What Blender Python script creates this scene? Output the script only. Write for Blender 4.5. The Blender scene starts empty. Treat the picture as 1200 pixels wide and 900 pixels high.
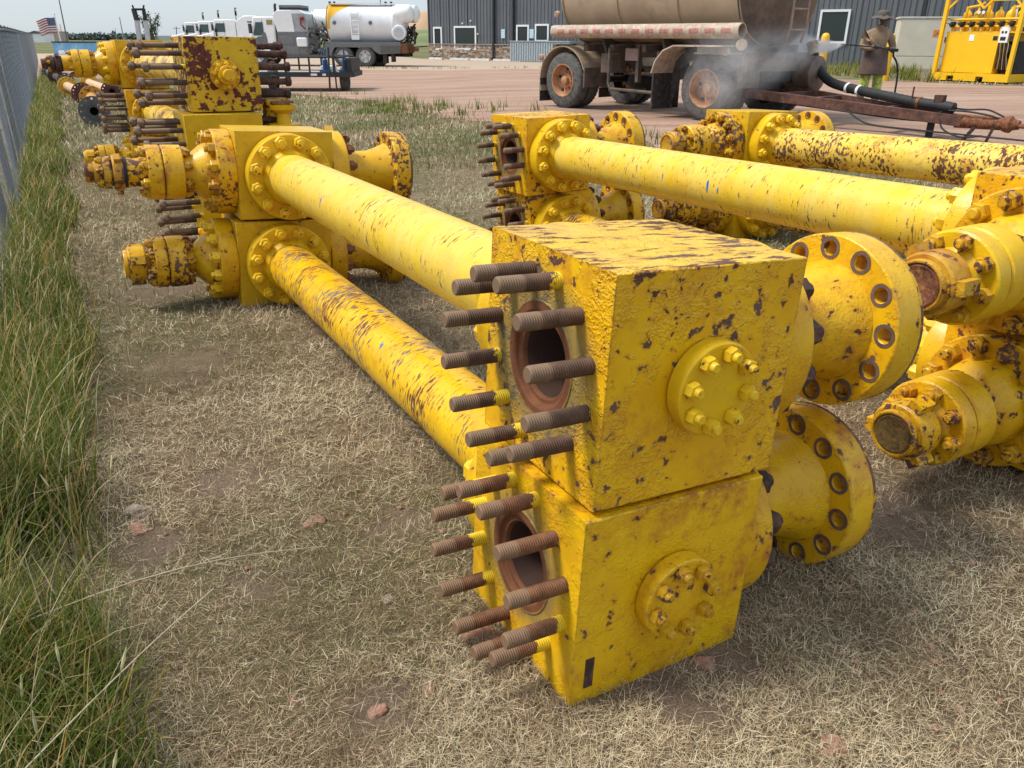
import bpy, bmesh, math, random
import numpy as np
from mathutils import Vector, Matrix, Euler, noise as mnoise
R = math.radians
pi = math.pi
random.seed(7)
rng = np.random.default_rng(11)
sc = bpy.context.scene
C = sc.collection

# ------------------------------------------------------------------ camera
CH = 1.4172
PITCH = R(23.8673)
FPX = 912.97
cam_d = bpy.data.cameras.new("camera")
cam = bpy.data.objects.new("camera", cam_d)
C.objects.link(cam)
cam_d.sensor_width = 36.0
cam_d.lens = 36.0 * FPX / 1200.0
cam_d.clip_start = 0.05
cam_d.clip_end = 6000
cam.matrix_world = Matrix.Translation((0, 0, CH)) @ Matrix.Rotation(pi / 2 - PITCH, 4, 'X') @ Matrix.Rotation(R(.3088), 4, 'Z')
sc.camera = cam

# ------------------------------------------------------------------ world, sun, exposure
SUN_EL, SUN_AZ = R(56), R(-90)      # azimuth measured from +Y towards +X
w = bpy.data.worlds.new("World")
sc.world = w
w.use_nodes = True
nt = w.node_tree
for n in list(nt.nodes): nt.nodes.remove(n)
sky = nt.nodes.new('ShaderNodeTexSky'); sky.sky_type = 'NISHITA'; sky.sun_disc = False
sky.sun_elevation = SUN_EL; sky.sun_rotation = SUN_AZ
sky.air_density = 1.0; sky.dust_density = 0.7; sky.ozone_density = 2.2; sky.altitude = 0
bg = nt.nodes.new('ShaderNodeBackground'); bg.inputs[1].default_value = .15
out = nt.nodes.new('ShaderNodeOutputWorld')
# thin high haze: a pale veil over the clear sky
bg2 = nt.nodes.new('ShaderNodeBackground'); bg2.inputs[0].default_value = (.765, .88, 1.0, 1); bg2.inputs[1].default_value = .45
# veil raised towards the zenith, added as fill for the shaded faces
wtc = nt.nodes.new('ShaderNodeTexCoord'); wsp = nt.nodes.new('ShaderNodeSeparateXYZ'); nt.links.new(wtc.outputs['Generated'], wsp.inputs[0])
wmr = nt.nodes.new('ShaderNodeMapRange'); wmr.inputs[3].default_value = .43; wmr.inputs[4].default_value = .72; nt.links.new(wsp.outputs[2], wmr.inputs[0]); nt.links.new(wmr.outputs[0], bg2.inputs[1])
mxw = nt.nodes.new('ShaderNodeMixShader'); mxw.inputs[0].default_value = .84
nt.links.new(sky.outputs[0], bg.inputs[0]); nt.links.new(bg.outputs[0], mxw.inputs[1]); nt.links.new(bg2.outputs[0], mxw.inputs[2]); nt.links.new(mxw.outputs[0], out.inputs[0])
sun_d = bpy.data.lights.new("sun", 'SUN'); sun_d.energy = 2.5; sun_d.angle = R(17); sun_d.color = (1, .945, .85)
sun = bpy.data.objects.new("sun", sun_d); C.objects.link(sun)
sd = Vector((math.sin(SUN_AZ) * math.cos(SUN_EL), math.cos(SUN_AZ) * math.cos(SUN_EL), math.sin(SUN_EL)))
sun.rotation_euler = (-sd).to_track_quat('-Z', 'Y').to_euler()
sc.view_settings.view_transform = 'Standard'
sc.view_settings.look = 'None'
sc.view_settings.exposure = 0.74
sc.view_settings.gamma = 1.0
sc.cycles.volume_bounces = 2
sc.cycles.volume_step_rate = 3.0
sc.cycles.volume_max_steps = 96

# ------------------------------------------------------------------ helpers
def at(px, py, y):
    """point at distance y in front of the camera (used to read positions off the photograph)"""
    u = px - 600; v = py - 450
    c, s = math.cos(R(.3088)), math.sin(R(.3088))
    X = c * u + s * v; Y = -s * u + c * v
    cp, sp = math.cos(PITCH), math.sin(PITCH)
    d = Vector((X / FPX, cp - sp * Y / FPX, -sp - cp * Y / FPX))
    return Vector((0, 0, CH)) + d * (y / d.y)

def sst(x, a, b):
    t = min(1, max(0, (x - a) / (b - a))); return t * t * (3 - 2 * t)

def hgt(x, y):
    g = -.018 * (min(max(y, -2), 9.0) - 1.3)
    right = sst(x, -6, 1)
    g += (.17 + .09 * right) * sst(y, 8.5, 13.5) * (.35 + .65 * right)
    g += .12 * sst(y, 19, 27) * sst(x, 5, 9)
    k = 1 - sst(y, 34, 55) * (1 - sst(x, 5, 9) * .6)
    g *= k
    return g

def ty(o, label=None, cat=None, group=None, kind=None):
    if label: o['label'] = label
    if cat: o['category'] = cat
    if group: o['group'] = group
    if kind: o['kind'] = kind
    return o

def empty(name, loc=(0, 0, 0), rz=0, label=None, cat=None, group=None, parent=None):
    o = bpy.data.objects.new(name, None); C.objects.link(o)
    o.location = loc; o.rotation_euler = (0, 0, rz); o.empty_display_size = .1
    ty(o, label, cat, group)
    if parent: o.parent = parent
    return o

def axm(d, up=None):
    d = Vector(d).normalized()
    return d.to_track_quat('Z', 'Y').to_matrix()

class MB:
    def __init__(s): s.v = []; s.f = []; s.smooth = 35
    def add(s, vs, fs):
        n = len(s.v); s.v.extend(tuple(p) for p in vs); s.f.extend(tuple(i + n for i in f) for f in fs); return s
    def box(s, a, b, m=None):
        (x0, y0, z0), (x1, y1, z1) = a, b
        vs = [Vector(p) for p in ((x0, y0, z0), (x1, y0, z0), (x1, y1, z0), (x0, y1, z0), (x0, y0, z1), (x1, y0, z1), (x1, y1, z1), (x0, y1, z1))]
        if m: vs = [m @ p for p in vs]
        return s.add(vs, [(0, 3, 2, 1), (4, 5, 6, 7), (0, 1, 5, 4), (1, 2, 6, 5), (2, 3, 7, 6), (3, 0, 4, 7)])
    def lathe(s, prof, o=(0, 0, 0), d=(0, 0, 1), seg=24, caps=True, ph=0.0):
        """prof: list of (distance along d, radius)"""
        m = axm(d); o = Vector(o); vs = []; fs = []
        for (h, r) in prof:
            for i in range(seg):
                a = 2 * pi * i / seg + ph
                vs.append(o + m @ Vector((r * math.cos(a), r * math.sin(a), h)))
        for j in range(len(prof) - 1):
            for i in range(seg):
                k = (i + 1) % seg
                fs.append((j * seg + i, j * seg + k, (j + 1) * seg + k, (j + 1) * seg + i))
        if caps:
            fs.append(tuple(reversed(range(seg))))
            b = (len(prof) - 1) * seg
            fs.append(tuple(b + i for i in range(seg)))
        return s.add(vs, fs)
    def cyl(s, p0, p1, r0, r1=None, seg=12, caps=True):
        p0 = Vector(p0); p1 = Vector(p1)
        if r1 is None: r1 = r0
        return s.lathe([(0, r0), ((p1 - p0).length, r1)], p0, p1 - p0, seg, caps)
    def tube(s, pts, r, seg=10, caps=True):
        pts = [Vector(p) for p in pts]; n = len(pts); vs = []; fs = []
        rr = r if isinstance(r, (list, tuple)) else [r] * n
        up = Vector((0, 0, 1))
        t0 = (pts[1] - pts[0]).normalized()
        if abs(t0.dot(up)) > .95: up = Vector((1, 0, 0))
        x = t0.cross(up).normalized()
        for i, p in enumerate(pts):
            t = (pts[min(i + 1, n - 1)] - pts[max(i - 1, 0)]).normalized()
            x = (x - t * x.dot(t)).normalized(); y = t.cross(x)
            for k in range(seg):
                a = 2 * pi * k / seg
                vs.append(p + (x * math.cos(a) + y * math.sin(a)) * rr[i])
        for j in range(n - 1):
            for i in range(seg):
                k = (i + 1) % seg
                fs.append((j * seg + i, j * seg + k, (j + 1) * seg + k, (j + 1) * seg + i))
        if caps:
            fs.append(tuple(reversed(range(seg)))); b = (n - 1) * seg
            fs.append(tuple(b + i for i in range(seg)))
        return s.add(vs, fs)
    def bar(s, p0, p1, wx, wz, up=(0, 0, 1)):
        p0 = Vector(p0); p1 = Vector(p1); t = (p1 - p0).normalized(); up = Vector(up)
        x = t.cross(up)
        if x.length < 1e-4: x = t.cross(Vector((1, 0, 0)))
        x.normalize(); z = x.cross(t).normalized()
        vs = []
        for p in (p0, p1):
            for a, b in ((-1, -1), (1, -1), (1, 1), (-1, 1)):
                vs.append(p + x * a * wx / 2 + z * b * wz / 2)
        return s.add(vs, [(3, 2, 1, 0), (4, 5, 6, 7), (0, 1, 5, 4), (1, 2, 6, 5), (2, 3, 7, 6), (3, 0, 4, 7)])
    def path(s, pts, wx, wz, up=(0, 0, 1)):
        for a, b in zip(pts[:-1], pts[1:]): s.bar(a, b, wx, wz, up)
        return s
    def prism(s, poly, z0, z1, m=None):
        n = len(poly)
        vs = [Vector((p[0], p[1], z0)) for p in poly] + [Vector((p[0], p[1], z1)) for p in poly]
        if m: vs = [m @ v for v in vs]
        fs = [tuple(reversed(range(n))), tuple(range(n, 2 * n))] + [(i, (i + 1) % n, n + (i + 1) % n, n + i) for i in range(n)]
        return s.add(vs, fs)
    def mesh(s, name, mat, fix=True):
        me = bpy.data.meshes.new(name)
        me.from_pydata(s.v, [], s.f)
        if fix:
            bm = bmesh.new(); bm.from_mesh(me)
            bmesh.ops.recalc_face_normals(bm, faces=bm.faces)
            bm.to_mesh(me); bm.free()
        if mat: me.materials.append(mat)
        if s.smooth:
            me.polygons.foreach_set('use_smooth', [True] * len(me.polygons))
            me.set_sharp_from_angle(angle=R(s.smooth))
        return me
    def build(s, name, mat, parent=None, bevel=0, kind=None, seg=2, label=None):
        o = bpy.data.objects.new(name, s.mesh(name, mat)); C.objects.link(o)
        if parent: o.parent = parent
        if bevel:
            b = o.modifiers.new('bevel', 'BEVEL'); b.width = bevel; b.segments = seg; b.limit_method = 'ANGLE'; b.angle_limit = R(40)
            b.harden_normals = False
        if kind: o['kind'] = kind
        if label: o['label'] = label
        return o

def inst(name, me, parent, loc=(0, 0, 0), d=None, spin=0, scale=1, label=None):
    o = bpy.data.objects.new(name, me); C.objects.link(o); o.parent = parent
    m = Matrix.Translation(Vector(loc))
    if d is not None: m = m @ axm(d).to_4x4() @ Matrix.Rotation(spin, 4, 'Z')
    if scale != 1: m = m @ Matrix.Scale(scale, 4)
    o.matrix_basis = m
    if label: o['label'] = label
    return o

def copy_tree(o, parent=None):
    c = o.copy(); C.objects.link(c)
    if parent: c.parent = parent
    for ch in o.children: copy_tree(ch, c)
    return c

# ------------------------------------------------------------------ material helpers
class NT:
    def __init__(s, name):
        s.m = bpy.data.materials.new(name); s.m.use_nodes = True; s.t = s.m.node_tree
        s.b = s.t.nodes['Principled BSDF']; s.o = s.t.nodes['Material Output']
    def n(s, ty_, **kw):
        n = s.t.nodes.new('ShaderNode' + ty_)
        for k, v in kw.items():
            if k.startswith('i_'):
                key = k[2:]; key = int(key) if key.isdigit() else key.replace('_', ' ')
                n.inputs[key].default_value = v
            else: setattr(n, k, v)
        return n
    def l(s, a, b): s.t.links.new(a, b)
    def math(s, op, a, b=None, c=None, clamp=False):
        n = s.t.nodes.new('ShaderNodeMath'); n.operation = op; n.use_clamp = clamp
        for i, v in enumerate((a, b, c)):
            if v is None: continue
            if hasattr(v, 'is_linked'): s.l(v, n.inputs[i])
            else: n.inputs[i].default_value = v
        return n.outputs[0]
    def mix(s, f, a, b):
        n = s.t.nodes.new('ShaderNodeMix'); n.data_type = 'RGBA'
        for i, v in ((0, f), (6, a), (7, b)):
            if hasattr(v, 'is_linked'): s.l(v, n.inputs[i])
            elif i == 0: n.inputs[0].default_value = v
            else: n.inputs[i].default_value = (*v, 1) if len(v) == 3 else v
        return n.outputs[2]
    def noise(s, vec, scale, detail=4, rough=.55, dist=0):
        n = s.n('TexNoise'); n.inputs['Scale'].default_value = scale; n.inputs['Detail'].default_value = detail
        n.inputs['Roughness'].default_value = rough; n.inputs['Distortion'].default_value = dist
        if vec is not None: s.l(vec, n.inputs['Vector'])
        return n.outputs[0]
    def mapr(s, v, a, b, c=0, d=1, smooth=False):
        n = s.n('MapRange'); n.clamp = True
        if smooth: n.interpolation_type = 'SMOOTHSTEP'
        s.l(v, n.inputs[0])
        for i, x in zip((1, 2, 3, 4), (a, b, c, d)):
            if hasattr(x, 'is_linked'): s.l(x, n.inputs[i])
            else: n.inputs[i].default_value = x
        return n.outputs[0]
    def coord(s, scale=(1, 1, 1), rand=True, which='Object'):
        tc = s.n('TexCoord'); mp = s.n('Mapping'); mp.inputs['Scale'].default_value = scale
        s.l(tc.outputs[which], mp.inputs[0])
        if rand:
            oi = s.n('ObjectInfo'); cx = s.n('CombineXYZ')
            r_ = s.math('MULTIPLY', oi.outputs['Random'], 37.0)
            s.l(r_, cx.inputs[0]); s.l(s.math('MULTIPLY', oi.outputs['Random'], 91.0), cx.inputs[1]); s.l(r_, cx.inputs[2])
            s.l(cx.outputs[0], mp.inputs['Location'])
        return mp.outputs[0], tc
    def bump(s, h, strength=.3, dist=.01, prev=None):
        n = s.n('Bump'); n.inputs['Strength'].default_value = strength; n.inputs['Distance'].default_value = dist
        s.l(h, n.inputs['Height'])
        if prev is not None: s.l(prev, n.inputs['Normal'])
        return n.outputs[0]

def simple(name, col, rough=.5, metal=0, var=.15, vs=6, bump=0, bscale=40, dirt=None, dirt_amt=.4, emit=None):
    t = NT(name); v, tc = t.coord()
    n1 = t.noise(v, vs, 5, .6)
    c2 = tuple(max(0, c * (1 - var * 1.6)) for c in col); c1 = tuple(min(1, c * (1 + var)) for c in col)
    cc = t.mix(t.mapr(n1, .3, .7), c2, c1)
    if dirt:
        n2 = t.noise(v, vs * 2.3, 8, .7)
        cc = t.mix(t.mapr(n2, .62 - dirt_amt * .3, .8 - dirt_amt * .3), cc, dirt)
    t.l(cc, t.b.inputs['Base Color'])
    t.b.inputs['Roughness'].default_value = rough; t.b.inputs['Metallic'].default_value = metal
    if bump:
        t.l(t.bump(t.noise(v, bscale, 6, .6), bump, .01), t.b.inputs['Normal'])
    return t.m

def paint(name, hi=(.80, .57, .018), lo=(.66, .40, .010), chips=.45, cscale=14, cstretch=(1, 1, 1), wrinkle=.5, wash=.35,
          rust=(.075, .029, .014), grey=(.19, .165, .145), greyamt=.3, bore=None, topstretch=False, edge=False, rough=.34, fade=0.0, blue=0, grime=.3, fine=1.0, patch=0):
    t = NT(name)
    v, tc = t.coord()
    vs_, _ = t.coord(cstretch)
    big = t.noise(v, 2.3, 3, .5)
    mid = t.noise(v, 9, 5, .6)
    col = t.mix(t.mapr(mid, .32, .68), lo, hi)
    if fade: # chalky pale weathering on the paint
        col = t.mix(t.math('MULTIPLY', t.mapr(t.noise(vs_, 3, 5, .65), .35, .65), fade), col, (.77, .57, .15))
    # orange rust staining
    ws = t.math('MULTIPLY', t.mapr(t.noise(v, 6.5, 9, .75), .50, .70), t.mapr(big, .34, .58))
    col = t.mix(t.math('MULTIPLY', ws, wash * 1.6, clamp=True), col, (.46, .17, .018))
    # dark grime
    gr = t.mapr(t.noise(v, 21, 8, .75), .55, .78)
    col = t.mix(t.math('MULTIPLY', gr, grime), col, (.30, .19, .03))
    # paint chips: clustered, sharp edged
    cn = t.noise(vs_, cscale, 4, .58, .25)
    cl = t.noise(v, 3.1, 2, .5)
    th = t.mapr(cl, .3, .72, .72 - chips * .02, .72 - chips * .30)
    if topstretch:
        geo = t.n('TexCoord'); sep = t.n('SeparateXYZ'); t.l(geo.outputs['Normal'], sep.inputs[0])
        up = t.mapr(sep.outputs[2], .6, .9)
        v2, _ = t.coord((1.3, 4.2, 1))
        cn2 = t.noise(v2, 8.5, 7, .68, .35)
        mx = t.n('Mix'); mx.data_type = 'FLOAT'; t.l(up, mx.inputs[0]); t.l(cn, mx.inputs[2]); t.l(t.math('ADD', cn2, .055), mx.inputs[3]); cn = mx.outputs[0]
        col = t.mix(t.math('MULTIPLY', up, .30), col, (.84, .64, .10))  # upward faces coloured paler, the lit look of the top put into the paint
    m1 = t.mapr(t.math('SUBTRACT', cn, th), 0, .010)
    halo = t.mapr(t.math('SUBTRACT', cn, th), -.075, .0)
    fn = t.noise(vs_, cscale * 3.1, 3, .62)
    m2 = t.mapr(t.math('SUBTRACT', fn, t.mapr(cl, .3, .7, .76, .74 - .13 * chips * fine)), 0, .015)
    fn3 = t.noise(v, 150, 2, .6)
    m3 = t.math('MULTIPLY', t.mapr(fn3, .70 - .03 * chips, .72), t.mapr(t.noise(v, 7, 3, .6), .45, .6))
    m = t.math('MAXIMUM', t.math('MAXIMUM', m1, m2), t.math('MULTIPLY', m3, .8))
    col = t.mix(t.math('MULTIPLY', halo, .16 + .45 * min(1, wash)), col, (.40, .165, .015))
    if patch:
        pn_ = t.noise(vs_, 3.4, 6, .62, .3)
        pm = t.mapr(pn_, patch, patch + .008)
        m = t.math('MAXIMUM', m, pm)
    if edge:
        be = t.n('Bevel'); be.samples = 2; be.inputs['Radius'].default_value = .011
        ge = t.n('NewGeometry')
        vm = t.n('VectorMath', operation='DOT_PRODUCT'); t.l(be.outputs[0], vm.inputs[0]); t.l(ge.outputs['Normal'], vm.inputs[1])
        e = t.math('MULTIPLY', t.mapr(vm.outputs[1] if False else vm.outputs['Value'], .985, .86), t.mapr(t.noise(v, 26, 6, .7), .47, .60))
        m = t.math('MAXIMUM', m, e)
    rc = t.mix(t.mapr(t.noise(v, 40, 5, .7), .35, .65), rust, tuple(min(1, c * 2.0) for c in rust))
    rc = t.mix(t.math('MULTIPLY', t.mapr(t.noise(v, 4.1, 3, .6), .46, .6), greyamt), rc, grey)
    col = t.mix(m, col, rc)
    if blue:
        bn = t.mapr(t.noise(vs_, 5, 2, .5), .735, .745)
        col = t.mix(bn, col, (.02, .12, .42))
    rg = t.mapr(m, 0, 1, rough, .82)
    if bore:
        # greasy grey / rust ring where a flange face used to sit, centred on the bore in the left face
        (bv, bz, r1) = bore
        s2 = t.n('SeparateXYZ'); t.l(tc.outputs['Object'], s2.inputs[0])
        dy = t.math('SUBTRACT', s2.outputs[1], bv); dz = t.math('SUBTRACT', s2.outputs[2], bz)
        rad = t.math('SQRT', t.math('ADD', t.math('MULTIPLY', dy, dy), t.math('MULTIPLY', dz, dz)))
        rad = t.math('ADD', rad, t.math('MULTIPLY', t.math('SUBTRACT', t.noise(v, 8, 6, .7), .5), .10))
        left = t.math('LESS_THAN', s2.outputs[0], .03)
        g = t.math('MULTIPLY', t.mapr(rad, r1 + .035, r1 - .03), left)
        col = t.mix(t.math('MULTIPLY', g, .75), col, (.17, .14, .075))
        rad0 = t.math('SQRT', t.math('ADD', t.math('MULTIPLY', dy, dy), t.math('MULTIPLY', dz, dz)))
        g2 = t.math('MULTIPLY', t.mapr(rad0, .136, .130), t.math('LESS_THAN', s2.outputs[0], .5))
        rr = t.mix(t.noise(v, 30, 6, .7), (.085, .028, .012), (.23, .080, .028))
        rr = t.mix(t.mapr(s2.outputs[0], .019, .021), rr, (.050, .022, .014))  # bore wall behind the ring painted darker brown for the shade inside
        col = t.mix(g2, col, rr)
        rg = t.mapr(t.math('MAXIMUM', m, g2), 0, 1, rough, .8)
        m = t.math('MAXIMUM', m, g2)
    t.l(col, t.b.inputs['Base Color']); t.l(rg, t.b.inputs['Roughness'])
    t.b.inputs['Specular IOR Level'].default_value = .38
    # relief
    wr = t.n('TexVoronoi'); wr.feature = 'SMOOTH_F1'; wr.inputs['Scale'].default_value = 105; wr.inputs['Smoothness'].default_value = .5
    dv = t.n('VectorMath', operation='ADD'); t.l(v, dv.inputs[0])
    nn = t.n('TexNoise'); nn.inputs['Scale'].default_value = 16; nn.inputs['Detail'].default_value = 4; t.l(v, nn.inputs['Vector'])
    sc_ = t.n('VectorMath', operation='SCALE'); t.l(nn.outputs[1], sc_.inputs[0]); sc_.inputs['Scale'].default_value = .09
    t.l(sc_.outputs[0], dv.inputs[1]); t.l(dv.outputs[0], wr.inputs['Vector'])
    wm = t.mapr(t.noise(v, 5.6, 6, .72), .495, .545)
    h = t.math('MULTIPLY', t.math('MULTIPLY', wr.outputs[0], wm), wrinkle)
    h = t.math('ADD', h, t.math('MULTIPLY', t.math('MULTIPLY', t.noise(v, 62, 5, .6), t.math('ADD', t.math('MULTIPLY', wm, .7), .3)), .42 * max(.3, wrinkle)))
    h = t.math('ADD', h, t.math('MULTIPLY', t.noise(v, 9, 2, .5), .25))
    if bore: h = t.math('MULTIPLY', h, t.math('SUBTRACT', 1.0, t.math('MULTIPLY', g2, .8)))
    h = t.math('SUBTRACT', h, t.math('MULTIPLY', m, .45))
    b1 = t.bump(h, .62, .0052)
    t.l(b1, t.b.inputs['Normal'])
    return t.m

M = {}
Y1, Y2 = (.82, .475, .006), (.70, .35, .004)
M['block'] = paint('yellow_block_paint', hi=Y1, lo=Y2, chips=.66, cscale=27, wrinkle=1.25, bore=(.2523, .2594, .20), topstretch=True, edge=True, wash=.85, grime=.45)
M['block_low'] = paint('yellow_block_paint_smooth', hi=(.80, .485, .006), lo=(.68, .36, .004), chips=.30, cscale=26, wrinkle=.6, bore=(.2523, .2506, .17), edge=True, wash=.95, grime=.35)
M['block_far'] = paint('yellow_block_paint_plain', hi=(.70, .43, .008), lo=(.58, .33, .006), chips=.14, cscale=26, wrinkle=.15, edge=True, wash=.4)
M['block_speck'] = paint('yellow_block_paint_speckled', hi=Y1, lo=Y2, chips=.85, cscale=34, wrinkle=.3, bore=(.245, .255, .20), edge=True, wash=.7, grime=.5)
M['block_rust'] = paint('yellow_block_paint_rust_patched', hi=(.66, .44, .010), lo=(.58, .35, .008), chips=1.25, cscale=24, wrinkle=.2, edge=True, wash=.4, greyamt=.05, rust=(.075, .020, .014))
M['pipe_pale'] = paint('pale_yellow_pipe_paint', hi=(.82, .55, .032), lo=(.75, .46, .014), chips=.46, cscale=22, cstretch=(1, 3.6, 1), wrinkle=.12, wash=.25, greyamt=.9, fade=.6, blue=1, grime=.35, patch=.70)
M['pipe_worn'] = paint('worn_yellow_pipe_paint', hi=(.80, .49, .007), lo=(.72, .40, .005), chips=.88, cscale=24, cstretch=(1, 3.4, 1), wrinkle=.15, wash=.9, greyamt=.8, blue=1, grime=.7, patch=.72)
M['pipe_rust'] = paint('rust_pitted_yellow_pipe_paint', hi=(.82, .57, .06), lo=(.76, .47, .02), chips=.95, cscale=34, cstretch=(1, 1.5, 1), wrinkle=.2, wash=.9, greyamt=.2, fade=.6, grime=.6, patch=.74)
M['fl'] = paint('yellow_flange_paint', hi=(.77, .455, .007), lo=(.66, .34, .005), chips=.42, cscale=26, wrinkle=.45, wash=.8, edge=True, grime=.4)
M['fl_plain'] = paint('yellow_flange_paint_clean', hi=(.77, .48, .009), lo=(.69, .40, .007), chips=.16, cscale=26, wrinkle=.15, wash=.35)
M['fl_speck'] = paint('yellow_flange_paint_chipped', hi=(.77, .45, .009), lo=(.67, .34, .007), chips=.90, cscale=36, wrinkle=.3, wash=1.0, edge=True, grime=.6)
M['nut'] = paint('yellow_nut_paint', hi=(.86, .57, .025), lo=(.76, .46, .012), chips=.45, cscale=44, wrinkle=.1, wash=.6)
M['nut_worn'] = paint('worn_yellow_nut_paint', hi=(.68, .40, .015), lo=(.46, .23, .01), chips=.9, cscale=46, wrinkle=.1, wash=1.0)

def stud_mat(name, a, b, yellow=.3):
    t = NT(name); v, tc = t.coord()
    col = t.mix(t.mapr(t.noise(v, 30, 6, .7), .3, .7), a, b)
    sep = t.n('SeparateXYZ'); t.l(tc.outputs['Object'], sep.inputs[0]); z = sep.outputs[2]
    oi = t.n('ObjectInfo')
    # bright weathered tip, darker shank, leftover yellow overspray at the root
    tip = t.mapr(t.math('ADD', z, t.math('MULTIPLY', oi.outputs['Random'], .02)), .098, .106)
    col = t.mix(t.math('MULTIPLY', tip, .65), col, (.25, .160, .095))
    ln = t.math('MULTIPLY', t.math('SUBTRACT', oi.outputs['Random'], 1 - yellow), .08)
    yn = t.math('ADD', ln, t.math('MULTIPLY', t.math('SUBTRACT', t.noise(v, 28, 5, .7), .5), .10))
    ym = t.mapr(t.math('SUBTRACT', yn, z), -.014, -.010)
    col = t.mix(ym, col, (.74, .52, .015))
    t.l(col, t.b.inputs['Base Color']); t.b.inputs['Roughness'].default_value = .72; t.b.inputs['Metallic'].default_value = .15
    t.l(t.bump(t.noise(v, 120, 5, .6), .3, .002), t.b.inputs['Normal'])
    return t.m
M['stud'] = stud_mat('weathered_brown_stud_steel', (.062, .031, .018), (.150, .078, .045), .32)
M['stud_rust'] = stud_mat('rusty_stud_steel', (.10, .038, .015), (.24, .105, .045), .60)
M['stud_dark'] = stud_mat('dark_stud_steel', (.055, .035, .028), (.13, .07, .05), .1)
M['rust'] = simple('rust', (.17, .06, .028), .85, 0, .5, 18, .5, 60, dirt=(.40, .17, .05))
M['oliverust'] = simple('olive_brown_corroded_cap', (.20, .125, .035), .75, 0, .4, 30, .4, 70, dirt=(.10, .045, .02), dirt_amt=.5)
M['rustdark'] = simple('dark_rust', (.065, .034, .027), .85, 0, .4, 14, .4, 50, dirt=(.2, .07, .03))
M['bore'] = simple('bore_steel', (.06, .032, .022), .8, .1, .4, 12, .3, 40, dirt=(.22, .08, .03))
M['holering'] = simple('bare_hole_rim', (.14, .085, .065), .8, .1, .3, 20)
M['rustyel'] = paint('rust_eaten_yellow_paint', hi=(.62, .36, .02), lo=(.45, .20, .02), chips=1.0, cscale=20, wrinkle=.7, wash=1, greyamt=.4, edge=True)
M['wornrim'] = paint('half_worn_rim_paint', hi=(.74, .44, .02), lo=(.55, .30, .02), chips=1.9, cscale=30, wrinkle=.3, wash=1.0, rust=(.10, .055, .04), greyamt=.5)
M['black'] = simple('black_rubber', (.016, .016, .017), .7, 0, .3, 10, .2, 30)
M['seal_holedark'] = simple('black_seal_and_hole_dark', (.012, .012, .012), .6)  # seal rubber, also the painted dark of open holes
# ------------------------------------------------------------------ shared small meshes
def nut_mesh(name, mat, r=.034, h=.036, sr=.019, ext=.020):
    b = MB(); b.smooth = 30
    hexa = lambda rr, z: [(rr * math.cos(i * pi / 3), rr * math.sin(i * pi / 3), z) for i in range(6)]
    vs = hexa(r * .97, 0) + hexa(r, .003) + hexa(r, h - .004) + hexa(r * .9, h)
    fs = [tuple(reversed(range(6)))] + [(j * 6 + i, j * 6 + (i + 1) % 6, (j + 1) * 6 + (i + 1) % 6, (j + 1) * 6 + i) for j in range(3) for i in range(6)] + [tuple(range(18, 24))]
    b.add(vs, fs)
    b.lathe([(h - .002, sr), (h + ext - .004, sr), (h + ext, sr * .8)], seg=12)
    return b.mesh(name, mat)
def stud_mesh(name, mat, L, r=.0190, threads=True, nuts=()):
    b = MB(); b.smooth = 50
    if threads:
        prof = [(-.004, r * .97)]
        p = .0058; z = 0; i = 0
        while z < L - .006:
            prof.append((z, r)); prof.append((z + p * .5, r * .905)); z += p
        prof += [(L - .004, r * .97), (L, r * .8)]
        b.lathe(prof, seg=18)
    else:
        b.lathe([(-.004, r), (L - .004, r), (L, r * .8)], seg=12)
    for z0 in nuts:
        h = .036; rr = .036
        b.lathe([(z0, rr * .95), (z0 + .003, rr), (z0 + h - .003, rr), (z0 + h, rr * .92)], seg=6)
    return b.mesh(name, mat)
ME = {}
ME['nut'] = nut_mesh('nut', M['nut']); ME['nut_worn'] = nut_mesh('nut', M['nut_worn'])
ME['nut_dark'] = nut_mesh('nut', M['rustdark']); ME['nut_rust'] = nut_mesh('nut', M['rust'])
ME['nuts'] = nut_mesh('nut', M['nut'], .0195, .020, .0115, .012)
ME['nuts_worn'] = nut_mesh('nut', M['nut_worn'], .0195, .020, .0115, .012)
ME['nutm'] = nut_mesh('nut', M['nut_worn'], .026, .028, .0145, .016)
ME['stud'] = stud_mesh('stud', M['stud'], .148); ME['stud_rust'] = stud_mesh('stud', M['stud_rust'], .148)
ME['stud_far'] = stud_mesh('stud', M['stud'], .150, threads=False)
ME['stud_long'] = stud_mesh('stud', M['stud_dark'], .285, threads=False, nuts=(.243,))
ME['stud_long2'] = stud_mesh('stud', M['stud_dark'], .33, threads=False, nuts=(.285,))
ME['stud_longr'] = stud_mesh('stud', M['rustdark'], .25, r=.024, threads=False, nuts=(.21,))
BR = .2016
def _spot():
    b = MB(); n = 22; vs = []
    for rr, zz in ((.0212, 0), (.031, 0), (.031, .006)):
        for i in range(n):
            t = 2 * pi * i / n; k = 1 + (.018 * math.sin(3 * t) + .012 * math.sin(7 * t + 1) if rr > .03 else 0)
            vs.append((rr * k * math.cos(t), rr * k * math.sin(t), zz))
    b.add(vs, [(j * n + i, j * n + (i + 1) % n, (j + 1) * n + (i + 1) % n, (j + 1) * n + i) for j in range(2) for i in range(n)])
    return b.mesh('spot_face', M['holering'])
ME['spot'] = _spot()

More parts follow.
